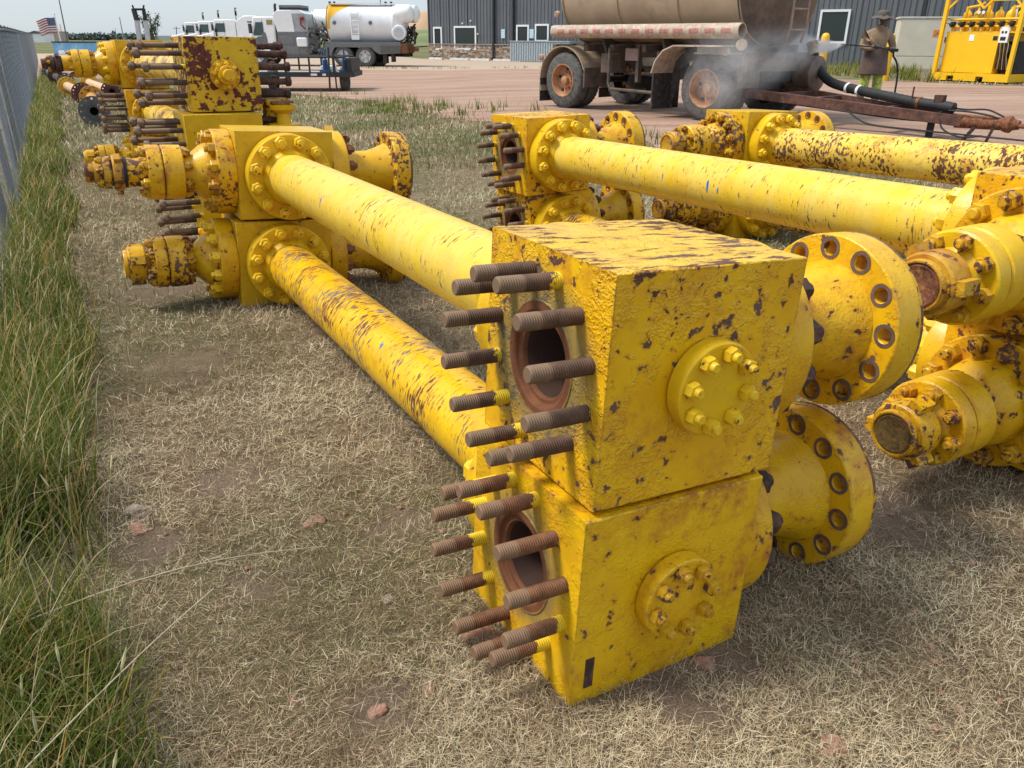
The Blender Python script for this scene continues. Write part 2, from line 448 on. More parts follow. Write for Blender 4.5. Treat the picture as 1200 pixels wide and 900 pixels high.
def hole_plate(b, o, d, t, r_out, r_in, bc, rh, n, ph=0, inner=True):
    """flange disc with n through holes; o = centre of back face, d = axis, t = thickness"""
    m = axm(d); o = Vector(o)
    P = lambda a, r, z: o + m @ Vector((r * math.cos(a), r * math.sin(a), z))
    hs = pi / n
    for k in range(n):
        c = ph + 2 * pi * k / n
        bd = []
        for i in range(5): bd.append((c - hs + 2 * hs * i / 4, r_out))
        bd.append((c + hs, (r_out + bc) / 2)); bd.append((c + hs, (r_in + bc) / 2))
        for i in range(5): bd.append((c + hs - 2 * hs * i / 4, r_in))
        bd.append((c - hs, (r_in + bc) / 2)); bd.append((c - hs, (r_out + bc) / 2))
        cx, cy = bc * math.cos(c), bc * math.sin(c)
        N = len(bd); vs = []
        for z in (0, t):
            for (a, r) in bd: vs.append(P(a, r, z))
            for (a, r) in bd:
                x, y = r * math.cos(a) - cx, r * math.sin(a) - cy
                q = math.hypot(x, y); vs.append(o + m @ Vector((cx + rh * x / q, cy + rh * y / q, z)))
        fs = []
        for i in range(N):
            j = (i + 1) % N
            fs.append((i, j, N + j, N + i)); fs.append((2 * N + i, 2 * N + j, 3 * N + j, 3 * N + i))
            fs.append((N + i, N + j, 3 * N + j, 3 * N + i))
            if i < 4: fs.append((i, j, 2 * N + j, 2 * N + i))
        b.add(vs, fs)

def weld(me, d=.0004):
    bm = bmesh.new(); bm.from_mesh(me); bmesh.ops.remove_doubles(bm, verts=bm.verts, dist=d)
    bmesh.ops.recalc_face_normals(bm, faces=bm.faces); bm.to_mesh(me); bm.free()
    me.set_sharp_from_angle(angle=R(35))

def block(parent, x0, y0, z0, w_, v_, h_, mat, hole=None, name='block', bevel=.004):
    """machined block; hole=(v,z) opens a stepped bore in the left face. Mesh is kept in its own coordinates (origin = front left bottom corner)"""
    b = MB(); b.smooth = 30
    c = [(0, 0, 0), (w_, 0, 0), (w_, v_, 0), (0, v_, 0), (0, 0, h_), (w_, 0, h_), (w_, v_, h_), (0, v_, h_)]
    fs = [(0, 3, 2, 1), (4, 5, 6, 7), (0, 1, 5, 4), (1, 2, 6, 5), (2, 3, 7, 6)]
    if hole is None:
        b.add(c, fs + [(3, 0, 4, 7)])
    else:
        hv, hz = hole; angs = set(2 * pi * i / 48 for i in range(48))
        for (v, z) in ((0, 0), (v_, 0), (v_, h_), (0, h_)): angs.add(math.atan2(z - hz, v - hv) % (2 * pi))
        angs = sorted(angs)
        def edge(a):
            dx, dz = math.cos(a), math.sin(a); t = 9
            if dx > 1e-9: t = min(t, (v_ - hv) / dx)
            if dx < -1e-9: t = min(t, -hv / dx)
            if dz > 1e-9: t = min(t, (h_ - hz) / dz)
            if dz < -1e-9: t = min(t, -hz / dz)
            return (0, hv + dx * t, hz + dz * t)
        rings = [[edge(a) for a in angs]]
        for (d, r) in ((0, .137), (-.003, .135), (-.003, .112), (.010, .106), (.010, .094), (.018, .089), (.42, .089)):
            rings.append([(d, hv + r * math.cos(a), hz + r * math.sin(a)) for a in angs])
        n = len(angs); vs = [p for rg_ in rings for p in rg_]; ff = []
        for j in range(len(rings) - 1):
            for i in range(n): ff.append((j * n + i, (j + 1) * n + i, (j + 1) * n + (i + 1) % n, j * n + (i + 1) % n))
        ff.append(tuple(reversed([(len(rings) - 1) * n + i for i in range(n)])))
        b.add(c, fs); b.add(vs, ff)
    me = b.mesh(name, mat, fix=False)
    weld(me)
    o = bpy.data.objects.new(name, me); C.objects.link(o); o.parent = parent; o.location = (x0, y0, z0)
    if bevel:
        md = o.modifiers.new('bevel', 'BEVEL'); md.width = bevel; md.segments = 2; md.limit_method = 'ANGLE'; md.angle_limit = R(60)
    return o

def ring_nuts(parent, me, o, d, bc, n=12, ph=R(15), skip=(), jit=True):
    """nuts on a bolt circle, angle from local up towards the right seen from outside"""
    d = Vector(d).normalized(); up = Vector((0, 0, 1)) if abs(d.z) < .9 else Vector((0, 1, 0))
    rt = up.cross(d).normalized()
    for k in range(n):
        if k in skip: continue
        a = ph + 2 * pi * k / n
        p = Vector(o) + (up * math.cos(a) + rt * math.sin(a)) * bc
        inst('nut', me, parent, p, d, random.random() * 6)

def big_flange(parent, o, d, mat, nutm, name='pipe_flange', hub=True, t=.100, nuts=True, skip=()):
    b = MB()
    prof = [(0.0, .236), (.006, .2395), (t - .006, .2395), (t, .234)]
    if hub: prof += [(t, .160), (t + .022, .152), (t + .05, .1385)]
    b.lathe(prof, o, d, 64)
    f = b.build(name, mat, parent)
    if nuts: ring_nuts(f, nutm, Vector(o) + Vector(d).normalized() * t, d, BR, skip=skip)
    return f

def spool(parent, o, mat, nutm, reach=.40, ph=0, mat2=None, d=(1, 0, 0)):
    """flanged outlet: bolted flange, necked body, free outer flange with open bolt holes"""
    d = Vector(d).normalized(); o = Vector(o)
    b = MB()
    b.lathe([(0.0, .236), (.006, .2395), (.094, .2395), (.100, .234), (.100, .150), (.125, .130), (.150, .118), (reach - .12, .122), (reach - .06, .140), (reach + .002, .168)], o, d, 64)
    s = b.build('outlet_spool', mat, parent)
    ring_nuts(s, nutm, o + d * .100, d, BR)
    b = MB(); hole_plate(b, o + d * reach, d, .103, .2395, .120, BR, .0215, 12, ph)
    me = b.mesh('outer_flange', mat2 or mat, fix=False); weld(me)
    of = bpy.data.objects.new('outer_flange', me); C.objects.link(of); of.parent = s
    md = of.modifiers.new('bevel', 'BEVEL'); md.width = .005; md.segments = 2; md.limit_method = 'ANGLE'; md.angle_limit = R(50)
    b = MB(); b.lathe([(reach + .090, .2400), (reach + .098, .2402), (reach + .1045, .2365), (reach + .1045, .226)], o, d, 72, False); b.build('worn_rim', M['wornrim'], s)
    m = axm(d)
    for k in range(12):
        a = ph + 2 * pi * k / 12
        inst('spot_face', ME['spot'], s, o + m @ Vector((BR * math.cos(a), BR * math.sin(a), reach - .0015)), d, k * 1.7)
    b = MB(); b.lathe([(reach + .07, .110), (reach + .1035, .110), (reach + .1035, .1195), (reach + .1045, .135)], o, d, 48)
    b.build('bore_lining', M['rust'], s)
    return s

def lug_ring(b, o, d, s0, s1, r, lugs=3, ph=.3, out=.028):
    d = Vector(d).normalized(); m = axm(d)
    b.lathe([(s0, r * .93), (s0 + .008, r), (s1 - .008, r), (s1, r * .93)], o, d, 40)
    for k in range(lugs):
        a = ph + 2 * pi * k / lugs
        mm = Matrix.Translation(Vector(o)) @ m.to_4x4() @ Matrix.Rotation(a, 4, 'Z')
        b.box((r * .85, -.022, s0 + .010), (r + out, .022, s1 - .010), mm)

def chain_a(parent, o, mats, nutm, d=(-1, 0, 0)):
    """flange, tapered hub, bolted flange pair, spacer, hammer union and end cap"""
    d = Vector(d); o = Vector(o)
    b = MB(); b.lathe([(0.002, .236), (.008, .2395), (.094, .2395), (.100, .234), (.100, .165), (.130, .162), (.16, .150), (.215, .105), (.265, .098)], o, d, 56)
    f = b.build('adapter_flange', mats[0], parent); ring_nuts(f, nutm, o + d * .1, d, BR)
    b = MB()
    b.lathe([(.262, .140), (.268, .150), (.362, .150), (.368, .145), (.368, .110), (.374, .110), (.374, .145), (.380, .150), (.444, .150), (.450, .144), (.450, .085)], o, d, 48)
    g = b.build('flange_pair', mats[1], parent)
    ring_nuts(g, ME['nutm'], o + d * .450, d, .121, 8, R(22)); ring_nuts(g, ME['nutm'], o + d * .262, -d, .121, 8, R(22))
    b = MB(); b.lathe([(.45, .078), (.556, .078)], o, d, 36); b.build('spacer_pipe', mats[0], parent)
    b = MB(); b.lathe([(.552, .082), (.570, .084), (.572, .070)], o, d, 36); b.build('seal_ring', M['seal_holedark'], parent)
    b = MB(); lug_ring(b, o, d, .570, .622, .098, 3, .9, .022); b.build('union_nut', mats[2], parent)
    b = MB(); b.lathe([(.620, .070), (.634, .074), (.634, .088), (.668, .086), (.672, .062), (.716, .058)], o, d, 36)
    e = b.build('end_collar', mats[2], parent); ring_nuts(e, ME['nuts_worn'], o + d * .672, d, .07, 6)
    b = MB(); b.lathe([(.714, .050), (.720, .053), (.752, .053), (.760, .047)], o, d, 30); b.build('end_cap', mats[3], parent)

def chain_b(parent, o, mats, nutm, d=(-1, 0, 0), ph=.5):
    d = Vector(d); o = Vector(o)
    b = MB(); b.lathe([(0.002, .236), (.008, .2395), (.094, .2395), (.100, .234), (.100, .160), (.150, .150), (.17, .135), (.225, .082), (.27, .078)], o, d, 56)
    f = b.build('adapter_flange', mats[0], parent); ring_nuts(f, nutm, o + d * .1, d, BR)
    b = MB()
    b.lathe([(.264, .138), (.270, .148), (.358, .148), (.364, .142), (.364, .110), (.370, .110), (.370, .141), (.376, .147), (.430, .147), (.436, .140), (.436, .095), (.455, .072)], o, d, 48)
    g = b.build('flange_pair', mats[1], parent)
    ring_nuts(g, ME['nutm'], o + d * .436, d, .118, 8, R(12)); ring_nuts(g, ME['nutm'], o + d * .264, -d, .118, 8, R(12))
    b = MB(); b.lathe([(.43, .066), (.500, .066)], o, d, 32); b.build('spacer_pipe', mats[3], parent)
    b = MB(); lug_ring(b, o, d, .478, .572, .098, 3, ph, .026)
    b.lathe([(.57, .088), (.576, .088), (.576, .074)], o, d, 36)
    b.build('union_nut', mats[2], parent)
    b = MB(); b.lathe([(.56, .080), (.590, .080), (.596, .076), (.596, .071), (.588, .068)], o, d, 40); b.build('cap_rim', mats[2], parent)
    b = MB(); b.lathe([(.580, .066), (.591, .066), (.593, .060), (.589, .050), (.590, .002)], o, d, 40, False); b.build('end_cap', mats[3], parent)

def small_cover(parent, x, z, y, mat, nutm, plug=False, n=8, ph=R(10), r=.105, t=.046):
    d = Vector((0, -1, 0)); o = Vector((x, y, z))
    b = MB(); b.lathe([(0, r - .008), (.004, r - .008), (.0045, r - .002), (.007, r), (t - .004, r), (t, r - .004), (t, r - .012), (t - .0015, r - .014)], o, d, 56)
    f = b.build('cover_flange', mat, parent)
    ring_nuts(f, nutm, o + d * t, d, .0790, n, ph)
    if plug:
        b = MB(); b.lathe([(t - .001, .058), (t + .05, .055), (t + .052, .066), (t + .085, .066), (t + .09, .06), (t + .09, .043), (t + .135, .043), (t + .14, .038)], o, d, 24)
        m_ = axm(d)
        for a in (.5, 2.6, 4.7):
            mm = Matrix.Translation(o) @ m_.to_4x4() @ Matrix.Rotation(a, 4, 'Z')
            b.box((.05, -.013, t + .055), (.088, .013, t + .082), mm)
        b.build('plug', mat, parent)
    return f

def studs(parent, x, yc, zc, me, sign=-1, n=12, ph=R(15), bc=BR, alt=None):
    for k in range(n):
        a = ph + 2 * pi * k / n
        m_ = alt if (alt and k % 2) else me
        inst('stud', m_, parent, (x, yc - bc * math.sin(a), zc + bc * math.cos(a)), (sign, 0, 0), random.random() * 6)

def pose(name, o, yaw, tx, ty_, label, group='yellow pipe manifolds stacked on the dry grass'):
    e = bpy.data.objects.new(name, None); C.objects.link(e); e.empty_display_size = .1
    e.matrix_world = Matrix.Translation(Vector(o)) @ Matrix.Rotation(R(yaw), 4, 'Z') @ Matrix.Rotation(R(tx), 4, 'X') @ Matrix.Rotation(R(ty_), 4, 'Y')
    ty(e, label, 'pipe manifold', group)
    return e

def run(parent, wv, L, cx, cz, pipemat, flmat, nutm):
    """pipe between the two blocks with a flange on either block"""
    big_flange(parent, (cx, wv, cz), (0, 1, 0), flmat, nutm)
    big_flange(parent, (cx, wv + L, cz), (0, -1, 0), flmat, nutm)
    b = MB(); b.smooth = 60
    b.lathe([(wv + .1 + i * (L - .2) / 24, .1345) for i in range(25)], (0, 0, 0), (0, 1, 0), 72, caps=False)
    me = b.mesh('pipe', pipemat)
    o = bpy.data.objects.new('pipe', me); C.objects.link(o); o.parent = parent; o.location = (cx, 0, cz)

# ------------------------------------------------------------------ row 1 (nearest)
def row1():
    p = pose('pipe_manifold', (.1724, 1.3901, .5048), 28.915, -1.049, 3.45, 'upper nearest yellow manifold, its big block with rough chipped top closest to the camera')
    block(p, 0, 0, 0, .512, .5036, .5146, M['block'], (.2523, .2594))
    studs(p, 0, .2523, .2594, ME['stud'])
    small_cover(p, .259, .258, 0, M['fl_plain'], ME['nuts'])
    spool(p, (.512, .2523, .2594), M['fl'], ME['nut_dark'], .4015, ph=R(15 + 10.8))
    run(p, .5036, 3.06, .2516, .2594, M['pipe_pale'], M['fl_plain'], ME['nut'])
    y0 = .5036 + 3.06; x0 = .2516 - .2774
    block(p, x0, y0, .2594 - .247, .5548, .46, .494, M['block_far'])
    chain_a(p, (x0, y0 + .22, .2594), (M['fl_speck'], M['fl_speck'], M['rustyel'], M['rustyel']), ME['nut_worn'])
    spool(p, (x0 + .5548, y0 + .22, .2594), M['fl'], ME['nut_rust'], .40, mat2=M['fl_speck'])
    p = pose('pipe_manifold', (.1349, 1.3449, .0046), 29.0155, -.978, 3.234, 'nearest yellow pipe manifold, lower tier resting on the grass, with heavily scratched pipe')
    block(p, 0, 0, 0, .512, .5036, .4925, M['block_low'], (.2523, .2506))
    studs(p, 0, .2523, .2506, ME['stud_rust'])
    small_cover(p, .262, .248, 0, M['fl'], ME['nuts_worn'], ph=R(-12))
    b = MB(); b.box((.036, -.0015, .042), (.060, .002, .124)); b.build('bare_slot', M['rustdark'], p)
    spool(p, (.512, .2523, .2506), M['fl'], ME['nut_dark'], .3946, ph=R(15 + 17))
    run(p, .5036, 3.06, .2516, .2506, M['pipe_worn'], M['fl_plain'], ME['nut'])
    block(p, x0, y0, .2506 - .26, .5548, .46, .508, M['block_far'])
    chain_b(p, (x0, y0 + .22, .2506), (M['fl'], M['fl_speck'], M['fl_speck'], M['rustyel']), ME['nut'], ph=.35)
    spool(p, (x0 + .5548, y0 + .22, .2506), M['fl'], ME['nut_rust'], .40)
row1()
# ------------------------------------------------------------------ row 2
def row2():
    for tier in (0, 1):
        if tier == 0:
            p = pose('pipe_manifold', (1.8514, 2.3194, .5106), 29.375, -1.31, -.95, 'upper second yellow manifold, pale smooth pipe running from studded far block to right edge')
        else:
            p = pose('pipe_manifold', (1.884, 2.337, .0135), 29.375, -1.31, -.95, 'second yellow pipe manifold, lower tier on the grass, mostly hidden below the pale pipe')
        W, D, H_ = .5074, .49, (.51 if tier == 0 else .494)
        cz = .2555 if tier == 0 else .247
        block(p, 0, 0, 0, W, D, H_, M['block_speck'])
        mats = (M['fl'], M['fl_plain'], M['rustyel'], M['rust']) if tier == 0 else (M['fl'], M['fl'], M['fl_speck'], M['oliverust'])
        chain_b(p, (0, .245, cz), mats, ME['nut_worn'], ph=1.2 if tier else .1)
        spool(p, (W, .245, cz), M['fl'], ME['nut_dark'])
        small_cover(p, W / 2, cz, 0, M['fl'], ME['nuts_worn'])
        run(p, D, 3.08, W / 2, cz, M['pipe_pale'] if tier == 0 else M['pipe_worn'], M['fl_plain'], ME['nut'])
        y0 = D + 3.08
        block(p, 0, y0, 0, W, D, H_, M['block_speck'], (.245, cz))
        studs(p, 0, y0 + .245, cz, ME['stud_far'])
        spool(p, (W, y0 + .245, cz), M['fl'], ME['nut_dark'], .40)
row2()
# ------------------------------------------------------------------ row 3
def row3():
    D = .488
    rot = Matrix.Rotation(R(28.96), 3, 'Z') @ Matrix.Rotation(R(-2.0), 3, 'X') @ Matrix.Rotation(R(1.5), 3, 'Y')
    for tier in (0, 1):
        W = .53; H_ = .497
        far = Vector((1.83, 6.37, .415)) if tier == 0 else Vector((1.80, 6.36, -.085))
        o = far - rot @ Vector((0, D + 3.08, 0))
        p = pose('pipe_manifold', o, 28.96, -2.0, 1.5,
                 'upper yellow manifold at the back right, its pipe pitted with brown rust' if tier == 0 else 'lower yellow manifold at the back right, under the rust pitted pipe')
        cz = .2485; y0 = D + 3.08
        block(p, 0, 0, 0, W, D, H_, M['block_speck'])
        block(p, 0, y0, 0, W, D, H_, M['block_far'])
        run(p, D, 3.08, W / 2, cz, M['pipe_rust'], M['fl_plain'], ME['nut'])
        chain_b(p, (0, y0 + .244, cz), (M['fl_speck'], M['fl_speck'], M['rustyel'], M['rustyel']), ME['nut_worn'])
        spool(p, (W, y0 + .244, cz), M['fl'], ME['nut_dark'])
        spool(p, (W, .244, cz), M['fl'], ME['nut_dark'])
        small_cover(p, W / 2, cz, 0, M['fl'], ME['nuts_worn'])
row3()
# ------------------------------------------------------------------ row 4 (behind row 1, three tiers)
def row4():
    T = [((-2.34, 5.992, .917), 31.11, -.5, .65, .512, .506, .511, 3.70, 'top tier of the tall stack, block eaten by dark rust patches'),
         ((-2.352, 5.822, .404), 29.9, -.6, .9, .550, .50, .509, 3.62, 'middle tier of the tall stack, plain block under the rust patched one'),
         ((-2.30, 5.80, -.105), 29.6, -.4, .9, .550, .50, .505, 3.62, 'bottom tier of the tall stack behind the nearest manifold, on the grass')]
    for i, (o, yaw, tx, ty_, W, D, H_, L, lab) in enumerate(T):
        p = pose('pipe_manifold', o, yaw, tx, ty_, 'yellow manifold, ' + lab)
        cz = H_ / 2; y0 = D + L
        block(p, 0, 0, 0, W, D, H_, M['block_rust'] if i == 0 else M['block_far'])
        block(p, 0, y0, 0, W, D, H_, M['block_speck'] if i else M['block_far'])
        run(p, D, L, W / 2, cz, M['pipe_rust'], M['fl'], ME['nut_worn'])
        if i < 3:
            studs(p, 0, D / 2, cz, ME['stud_long'], alt=ME['stud_long2'] if i < 2 else None)
            studs(p, W, D / 2, cz, ME['stud_longr'], sign=1)
        if i < 2:
            small_cover(p, W / 2, cz, 0, M['fl'], ME['nuts'], plug=True)
        if i == 0:
            chain_a(p, (0, y0 + .25, cz), (M['fl'], M['fl'], M['rustdark'], M['rust']), ME['nut'])
            spool(p, (W, y0 + .25, cz), M['fl'], ME['nut_dark'])
        if i == 1: studs(p, 0, y0 + .25, cz, ME['stud_long'])
        if i == 2:
            chain_b(p, (0, y0 + .25, cz), (M['fl'], M['fl'], M['fl'], M['rust']), ME['nut'])
            spool(p, (W, D / 2 + .0, cz), M['fl'], ME['nut_dark'])
row4()

# ================================================================== SETTING
BARE = [(0.48, 1.46, 0.16), (0.33, 1.43, 0.12), (1.25, 2.18, 0.22), (-1.10, 1.97, 0.12), (-0.33, 1.33, 0.10), (-0.72, 1.77, 0.09), (-1.00, 2.37, 0.16), (-0.35, 2.11, 0.10), (-2.28, 4.78, 0.30)]
def ground_mat():
    t = NT('dry_turf_soil')
    g = t.n('NewGeometry'); pos = g.outputs['Position']
    n1 = t.noise(pos, 1.1, 6, .6); n2 = t.noise(pos, 9, 8, .7); n3 = t.noise(pos, 190, 5, .8)
    sep = t.n('SeparateXYZ'); t.l(pos, sep.inputs[0])
    straw = t.mix(t.mapr(n2, .3, .7), (.10, .068, .044), (.30, .225, .142))
    straw = t.mix(t.math('MULTIPLY', t.mapr(n3, .48, .62), .85), straw, (.44, .36, .22))
    straw = t.mix(t.math('MULTIPLY', t.mapr(n3, .47, .36), .8), straw, (.045, .028, .018))
    soil = t.mix(t.mapr(n2, .35, .65), (.15, .088, .060), (.26, .165, .115))
    col = t.mix(t.math('MULTIPLY', t.mapr(n1, .52, .70), .7), straw, soil)
    for (bx_, by_, br_) in BARE:
        vm = t.n('VectorMath', operation='DISTANCE'); t.l(pos, vm.inputs[0]); vm.inputs[1].default_value = (bx_, by_, hgt(bx_, by_))
        dd_ = t.math('ADD', vm.outputs['Value'], t.math('ADD', t.math('MULTIPLY', t.math('SUBTRACT', n2, .5), br_ * 3.4), t.math('MULTIPLY', t.math('SUBTRACT', n1, .5), br_ * 2.5)))
        col = t.mix(t.mapr(dd_, br_ * 1.35, br_ * .45), col, t.mix(t.mapr(n3, .40, .60), (.185, .125, .085), (.37, .27, .195)))
    gp = t.noise(pos, .55, 5, .65)
    gy = t.mapr(sep.outputs[1], 3, 11)
    gm = t.math('MULTIPLY', t.mapr(gp, .42, .58), gy)
    col = t.mix(t.math('MULTIPLY', gm, .75), col, t.mix(t.mapr(n2, .35, .65), (.060, .085, .028), (.13, .15, .055)))
    far = t.mapr(sep.outputs[1], 26, 60)
    fgn = t.noise(pos, .06, 5, .6)
    farc = t.mix(t.mapr(fgn, .35, .62), (.075, .105, .035), (.20, .17, .085))
    col = t.mix(far, col, farc)
    t.l(col, t.b.inputs['Base Color']); t.b.inputs['Roughness'].default_value = .95
    t.b.inputs['Specular IOR Level'].default_value = .1
    t.l(t.bump(t.math('ADD', n2, t.math('MULTIPLY', n3, .5)), .9, .03), t.b.inputs['Normal'])
    return t.m

def gravel_mat():
    t = NT('red_scoria_gravel')
    g = t.n('NewGeometry'); pos = g.outputs['Position']
    sep = t.n('SeparateXYZ'); t.l(pos, sep.inputs[0])
    mp = t.n('Mapping'); mp.inputs['Rotation'].default_value = (0, 0, R(12)); mp.inputs['Scale'].default_value = (.25, 2.2, 1); t.l(pos, mp.inputs[0])
    tr = t.noise(mp.outputs[0], .8, 6, .6)
    n2 = t.noise(pos, 16, 8, .75); n4 = t.noise(pos, .35, 4, .6)
    col = t.mix(t.mapr(tr, .38, .62), (.28, .168, .120), (.41, .275, .205))
    col = t.mix(t.math('MULTIPLY', t.mapr(n2, .5, .72), .45), col, (.54, .43, .35))
    col = t.mix(t.math('MULTIPLY', t.mapr(n2, .46, .3), .5), col, (.17, .09, .07))
    col = t.mix(t.math('MULTIPLY', t.mapr(n4, .5, .65), .35), col, (.36, .28, .21))
    pale = t.mapr(t.math('ADD', sep.outputs[1], t.math('ADD', t.math('MULTIPLY', sep.outputs[0], .22), t.math('MULTIPLY', n4, 4))), 42.5, 44)
    col = t.mix(pale, col, t.mix(tr, (.36, .27, .20), (.48, .38, .29)))
    t.l(col, t.b.inputs['Base Color']); t.b.inputs['Roughness'].default_value = .95
    t.b.inputs['Specular IOR Level'].default_value = .1
    t.l(t.bump(n2, .8, .03), t.b.inputs['Normal'])
    return t.m

def sheet(name, pts_fn, mat, kind='structure'):
    xs, ys = pts_fn
    b = MB(); b.smooth = 60
    vs = [(x, y, hgt(x, y)) for y in ys for x in xs]
    n = len(xs)
    fs = [(j * n + i, j * n + i + 1, (j + 1) * n + i + 1, (j + 1) * n + i) for j in range(len(ys) - 1) for i in range(n - 1)]
    b.add(vs, fs)
    o = b.build(name, mat); o['kind'] = kind
    return o
def axis(lo, hi, core, step):
    a = list(np.arange(-core, core + .01, step)); v = core + step; st = step
    while v < hi: a.append(v); a.insert(0, -v); st *= 1.25; v += st
    return [x for x in a if lo <= x <= hi]
gx = axis(-4000, 4000, 30, .75)
gy_ = list(np.arange(-12, 60, .75)) + [62, 66, 72, 80, 92, 110, 140, 180, 240, 320, 450, 700, 1100, 1800, 3000, 4500]
ground = sheet('ground', (gx, gy_), ground_mat())

# gravel yard: ragged-edged sheet a few millimetres above the ground
def pip(x, y, poly):
    c = False; n = len(poly)
    for i in range(n):
        x1, y1 = poly[i]; x2, y2 = poly[(i + 1) % n]
        if (y1 > y) != (y2 > y) and x < (x2 - x1) * (y - y1) / (y2 - y1) + x1: c = not c
    return c
GP = [(-60, 75), (-30, 40), (-13, 31), (-8.5, 25.8), (-4.6, 22.5), (-2.6, 18.0), (-.6, 14.6), (2.2, 11.3), (4.5, 9.6), (9, 8.2), (16, 6), (40, 2), (60, 8), (40, 17), (27, 20), (18, 23.5), (13.5, 25.5), (11, 28), (9.5, 33), (9.0, 40), (8, 53), (-7, 65.5), (-14, 82)]
def edge_poly(poly, step=.5, amp=.55):
    outp = []
    for i in range(len(poly)):
        a = Vector((*poly[i], 0)); b_ = Vector((*poly[(i + 1) % len(poly)], 0)); L = (b_ - a).length; n = max(1, int(L / step))
        nn = Vector((-(b_ - a).y, (b_ - a).x, 0)).normalized()
        for k in range(n):
            p = a.lerp(b_, k / n)
            d = amp * (mnoise.noise(p * .6) + .5 * mnoise.noise(p * 2.1) + .25 * mnoise.noise(p * 5))
            p = p + nn * d; outp.append((p.x, p.y))
    return outp
def poly_sheet(name, poly, mat, lift, step=1.0):
    bm = bmesh.new()
    vs = [bm.verts.new((x, y, 0)) for x, y in poly]
    bm.faces.new(vs)
    xs = [p[0] for p in poly]; ys = [p[1] for p in poly]
    def cuts(lo, hi, no, ax):
        v = lo
        while v < hi:
            bmesh.ops.bisect_plane(bm, geom=bm.verts[:] + bm.edges[:] + bm.faces[:], plane_co=(v, 0, 0) if ax == 0 else (0, v, 0), plane_no=no)
            v += step
    cuts(math.floor(min(xs) / .75) * .75, max(xs), (1, 0, 0), 0); cuts(math.floor(min(ys) / .75) * .75, max(ys), (0, 1, 0), 1)
    for v in bm.verts: v.co.z = hgt(v.co.x, v.co.y) + lift
    me = bpy.data.meshes.new(name); bm.to_mesh(me); bm.free(); me.materials.append(mat)
    o = bpy.data.objects.new(name, me); C.objects.link(o); o['kind'] = 'structure'
    return o
poly_sheet('gravel_yard', edge_poly(GP), gravel_mat(), .008, .75)

# far country: a green rise behind the building's left corner, low wooded ridge on the left horizon
def hill(name, cx, cy, rx, ry, h, mat, n=36):
    b = MB(); b.smooth = 60
    vs = []; m = 14
    for j in range(m + 1):
        r = j / m
        for i in range(n):
            a = 2 * pi * i / n; x, y = cx + rx * r * math.cos(a), cy + ry * r * math.sin(a)
            z = h * (1 - r * r) ** 1.5 * (1 + .18 * mnoise.noise(Vector((x * .012, y * .012, 1)))) - .4
            vs.append((x, y, z))
    fs = [(j * n + i, j * n + (i + 1) % n, (j + 1) * n + (i + 1) % n, (j + 1) * n + i) for j in range(m) for i in range(n)]
    b.add(vs, fs); o = b.build(name, mat); o['kind'] = 'structure'; return o
fieldm = simple('far_green_field', (.155, .185, .060), .95, 0, .25, .03)
hill('hill', 175, 420, 345, 260, 12, fieldm)
hill('hill', -260, 900, 520, 300, 3.6, simple('far_wooded_ridge', (.085, .105, .085), .95, 0, .3, .02))
hill('hill', -430, 700, 300, 200, 2.6, simple('far_grey_ridge', (.10, .125, .11), .95, 0, .3, .02))
hill('hill', -160, 1500, 60, 60, 46, simple('far_orange_mound', (.50, .33, .20), .95, 0, .1, .02))

# ------------------------------------------------------------------ grass
def blade_mat(name, cols, transl=.25):
    t = NT(name)
    at_ = t.n('Attribute'); at_.attribute_name = 'shade'
    rp = t.n('ValToRGB'); e = rp.color_ramp.elements
    e[0].position = cols[0][0]; e[0].color = (*cols[0][1], 1); e[1].position = cols[-1][0]; e[1].color = (*cols[-1][1], 1)
    for p, c in cols[1:-1]:
        q = e.new(p); q.color = (*c, 1)
    t.l(at_.outputs['Fac'], rp.inputs[0]); t.l(rp.outputs[0], t.b.inputs['Base Color'])
    t.b.inputs['Roughness'].default_value = .7; t.b.inputs['Specular IOR Level'].default_value = .25
    tr = t.n('BsdfTranslucent'); t.l(rp.outputs[0], tr.inputs[0])
    mx = t.n('MixShader'); mx.inputs[0].default_value = transl
    t.l(t.b.outputs[0], mx.inputs[1]); t.l(tr.outputs[0], mx.inputs[2]); t.l(mx.outputs[0], t.o.inputs[0])
    return t.m

